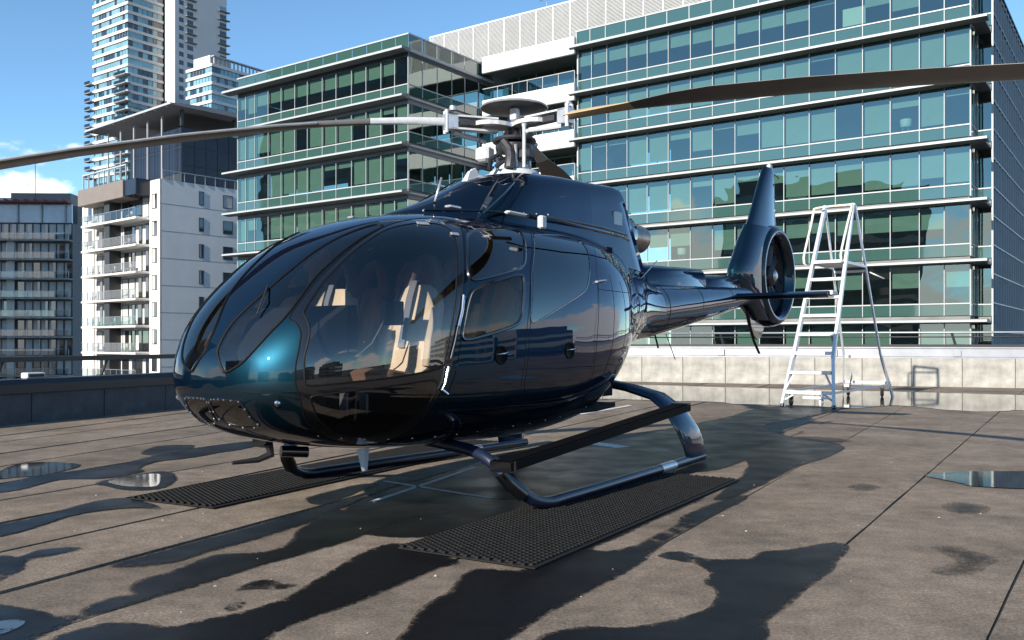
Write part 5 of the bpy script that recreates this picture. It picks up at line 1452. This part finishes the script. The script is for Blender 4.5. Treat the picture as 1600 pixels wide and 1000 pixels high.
def seat(x, y, mat, head, z=.0, w=.44):
    def slab(pts, wd, th, nm, m):
        r = []
        for i, (px, pz, k) in enumerate(pts):
            t = Vector(pts[min(i+1, len(pts)-1)][:2]) - Vector(pts[max(i-1, 0)][:2]); t.normalize(); n = Vector((-t.y, t.x))
            q = []
            for j in range(16):
                a = 2 * math.pi * j / 16; c, s = math.cos(a), math.sin(a)
                e = math.copysign(abs(s) ** .45, s) * th / 2; f = math.copysign(abs(c) ** .45, c) * wd * k / 2
                q.append((x + px + n.x * e, y + f, z + pz + n.y * e))
            r.append(q)
        return MB().loft(r).build(nm, m, heli)
    s0 = slab([(.36, .93, .85), (.32, .95, 1), (.1, .92, 1), (-.05, .90, .95), (-.08, .90, .8)], w, .13, 'seat', M['brown_trim'] if mat is M['leather'] else mat)
    slab([(-.02, .95, .7), (-.05, 1.0, .95), (-.10, 1.2, 1.0), (-.17, 1.45, .9), (-.20, 1.55, .72), (-.205, 1.58, .5)], w, .12, 'backrest', mat)
    for sd in (-1, 1):
        MB().tube([(x - .02, y + sd*w*.46, z + 1.02), (x - .06, y + sd*w*.48, z + 1.2), (x - .12, y + sd*w*.44, z + 1.42)], [.04, .055, .035], 10).build('side_bolster', mat, heli)
    # open loop headrest
    MB().tube([(x - .20, y - .13, z + 1.52), (x - .22, y - .12, z + 1.66), (x - .24, y - .06, z + 1.76), (x - .245, y, z + 1.78), (x - .24, y + .06, z + 1.76), (x - .22, y + .12, z + 1.66), (x - .20, y + .13, z + 1.52)], .048, 10, up=(1, 0, .2)).build('headrest', head, heli)
    MB().tube([(x - .13, y - .02, z + 1.62), (x - .08, y - .02, z + 1.5), (x - .01, y - .04, z + 1.15)], .03, 6, flat=.25).build('seat_belt', M['belt'], heli)
    MB().box((x - .02, y - .18, z + .64), (x + .34, y + .18, z + .88)).build('seat_base', M['lining'], heli)
seat(1.95, .44, M['leather'], M['brown_trim'], .0)
seat(1.95, -.40, M['leather'], M['brown_trim'])
for y in (-.68, -.22, .22, .68): seat(1.32, y, M['orange_leather'], M['orange_leather'], .05, .36)
# tablet on its mount by the pilot
MB().bbox((2.12, .40, 1.30), (2.15, .60, 1.46), .006).build('tablet', M['black_gloss'], heli)
MB().tube([(2.16, .46, 1.34), (2.24, .42, 1.18), (2.28, .30, 1.08)], .008, 6).build('tablet_arm', M['black_metal'], heli)
MB().tube([(1.85, .42, .66), (1.82, .42, .95), (1.80, .42, 1.08)], [.018, .018, .028], 8).build('cyclic_stick', M['black_metal'], heli)
for y in (.32, .50): MB().bbox((2.42, y, .72), (2.45, y + .08, .86), .01).build('pedal', M['alloy'], heli)

# ================================================================== wheeled aluminium access ladder
M['ladder'] = pbr('brushed aluminium', (.66, .66, .67), .40, metal=.45, var=.10, vscale=12)
M['yellow'] = pbr('faded yellow rail', (.70, .66, .54), .5, var=.2, vscale=10)
M['white_plastic'] = pbr('white nylon', (.75, .75, .75), .4)
lad = empty('platform_ladder', (5.33, 16.15, .012), math.atan2(-.58, .815), label='tall wheeled aluminium platform ladder beside the helicopter tail', cat='ladder')
def fy(z): return .30 + (z - .86) * (2.0 - .30) / (3.85 - .86)
def ry(z): return 3.75 + (z - .86) * (2.1 - 3.75) / (3.85 - .86)
def hx(z): return .36 - (z - .86) * .09 / 3.0 if z > .86 else .36 + (.86 - z) * .10
for s in (-1, 1):
    MB().beam((s*hx(3.85), 2.0, 3.88), (s*hx(.86), .30, .86), .055, .095).beam((s*hx(.86), .30, .88), (s*.46, .0, .0), .055, .09).build('front_stringer', M['ladder'], lad)
    MB().beam((s*(hx(3.85)+.02), 2.08, 3.86), (s*(hx(.86)+.02), 3.75, .86), .035, .06).beam((s*(hx(.86)+.02), 3.75, .88), (s*.52, 4.2, .0), .035, .06).build('rear_leg', M['ladder'], lad)
    MB().beam((s*(hx(2.73)+.01), fy(2.73), 2.70), (s*(hx(2.73)+.03), ry(2.73), 2.70), .03, .05).build('side_rail', M['ladder'], lad)
    MB().beam((s*.45, .06, .27), (s*.27, .12, .62), .025, .03).build('brace', M['ladder'], lad)
    MB().beam((s*.46, .02, .10), (s*.22, .12, .26), .025, .03).build('brace', M['ladder'], lad)
    MB().beam((s*.44, .10, .26), (s*.50, 4.1, .26), .03, .04).build('base_rail', M['ladder'], lad)
    cap = MB().box((s*.46 - .03, -.04, -.002), (s*.46 + .03, .05, .05)).build('foot', M['rubber'], lad)
for k in range(7):
    z = 2.73 - .35 * k
    if k == 6: z = .63
    w = hx(z) - .012
    MB().bbox((-w, fy(z) - .09, z - .042), (w, fy(z) + .07, z + .018), .006).build('step', M['ladder'], lad)
MB().box((-hx(2.73) + .02, fy(2.73) + .10, 2.70), (hx(2.73) - .02, ry(2.73) - .05, 2.735)).build('platform', M['ladder'], lad)
MB().beam((-.42, .06, .26), (.42, .06, .26), .03, .06).build('cross_bar', M['ladder'], lad)
MB().beam((-.10, .04, .17), (.36, .04, .17), .025, .045).build('cross_bar', M['ladder'], lad)
for z in (.86, 2.62): MB().beam((-hx(z), ry(z), z), (hx(z), ry(z), z), .03, .05).build('cross_bar', M['ladder'], lad)
MB().beam((-.50, 4.08, .30), (.50, 4.08, .30), .03, .05).build('cross_bar', M['ladder'], lad)
MB().beam((-.42, 3.95, .22), (.42, 3.95, .22), .03, .045).build('cross_bar', M['ladder'], lad)
MB().tube([(.36, 2.9, 2.6), (.62, 3.0, 2.46)], .015, 6).build('lever', M['ladder'], lad)
MB().beam((-.30, 2.04, 3.88), (.30, 2.04, 3.88), .05, .04).build('top_bar', M['ladder'], lad)
MB().tube(catmull([(-.40, 1.16, 2.66), (-.43, 1.14, 2.80), (-.42, 1.55, 3.45), (-.41, 1.72, 3.76), (-.36, 1.76, 3.83), (.2, 1.86, 3.86), (.27, 1.90, 3.84), (.26, 1.62, 3.45), (.25, 1.20, 2.82), (.28, 1.22, 2.70)], False, .08), .022, 8).build('hand_rail', M['yellow'], lad)
MB().bbox((-.25, fy(2.05) - .16, 2.02), (.22, fy(2.05) - .10, 2.14), .01).build('warning_plate', M['white_plastic'], lad)
def wheel(x, y, white):
    t = MB().lathe([(.035, -.018), (.078, -.02), (.085, -.012), (.085, .012), (.078, .02), (.035, .018)], 22, (x, y, .083), 'x', close=True).build('wheel', M['white_plastic'] if white else M['rubber'], lad)
    MB().lathe([(.0, -.019), (.034, -.019), (.034, .019), (.0, .019)], 16, (x, y, .083), 'x').build('hub', M['ladder'] if white else M['black_metal'], t)
    MB().beam((x - .028, y, .08), (x - .028, y + .02, .24), .012, .05).beam((x + .028, y, .08), (x + .028, y + .02, .24), .012, .05).build('fork', M['white_plastic'] if white else M['black_metal'], t)
wheel(-.36, .18, False); wheel(.20, .14, True); wheel(-.34, 3.95, False); wheel(.36, 3.95, False)
MB().tube([(-.30, 3.9, .2), (-.22, 3.86, .55)], .018, 6).build('brake_lever', M['ladder'], lad)
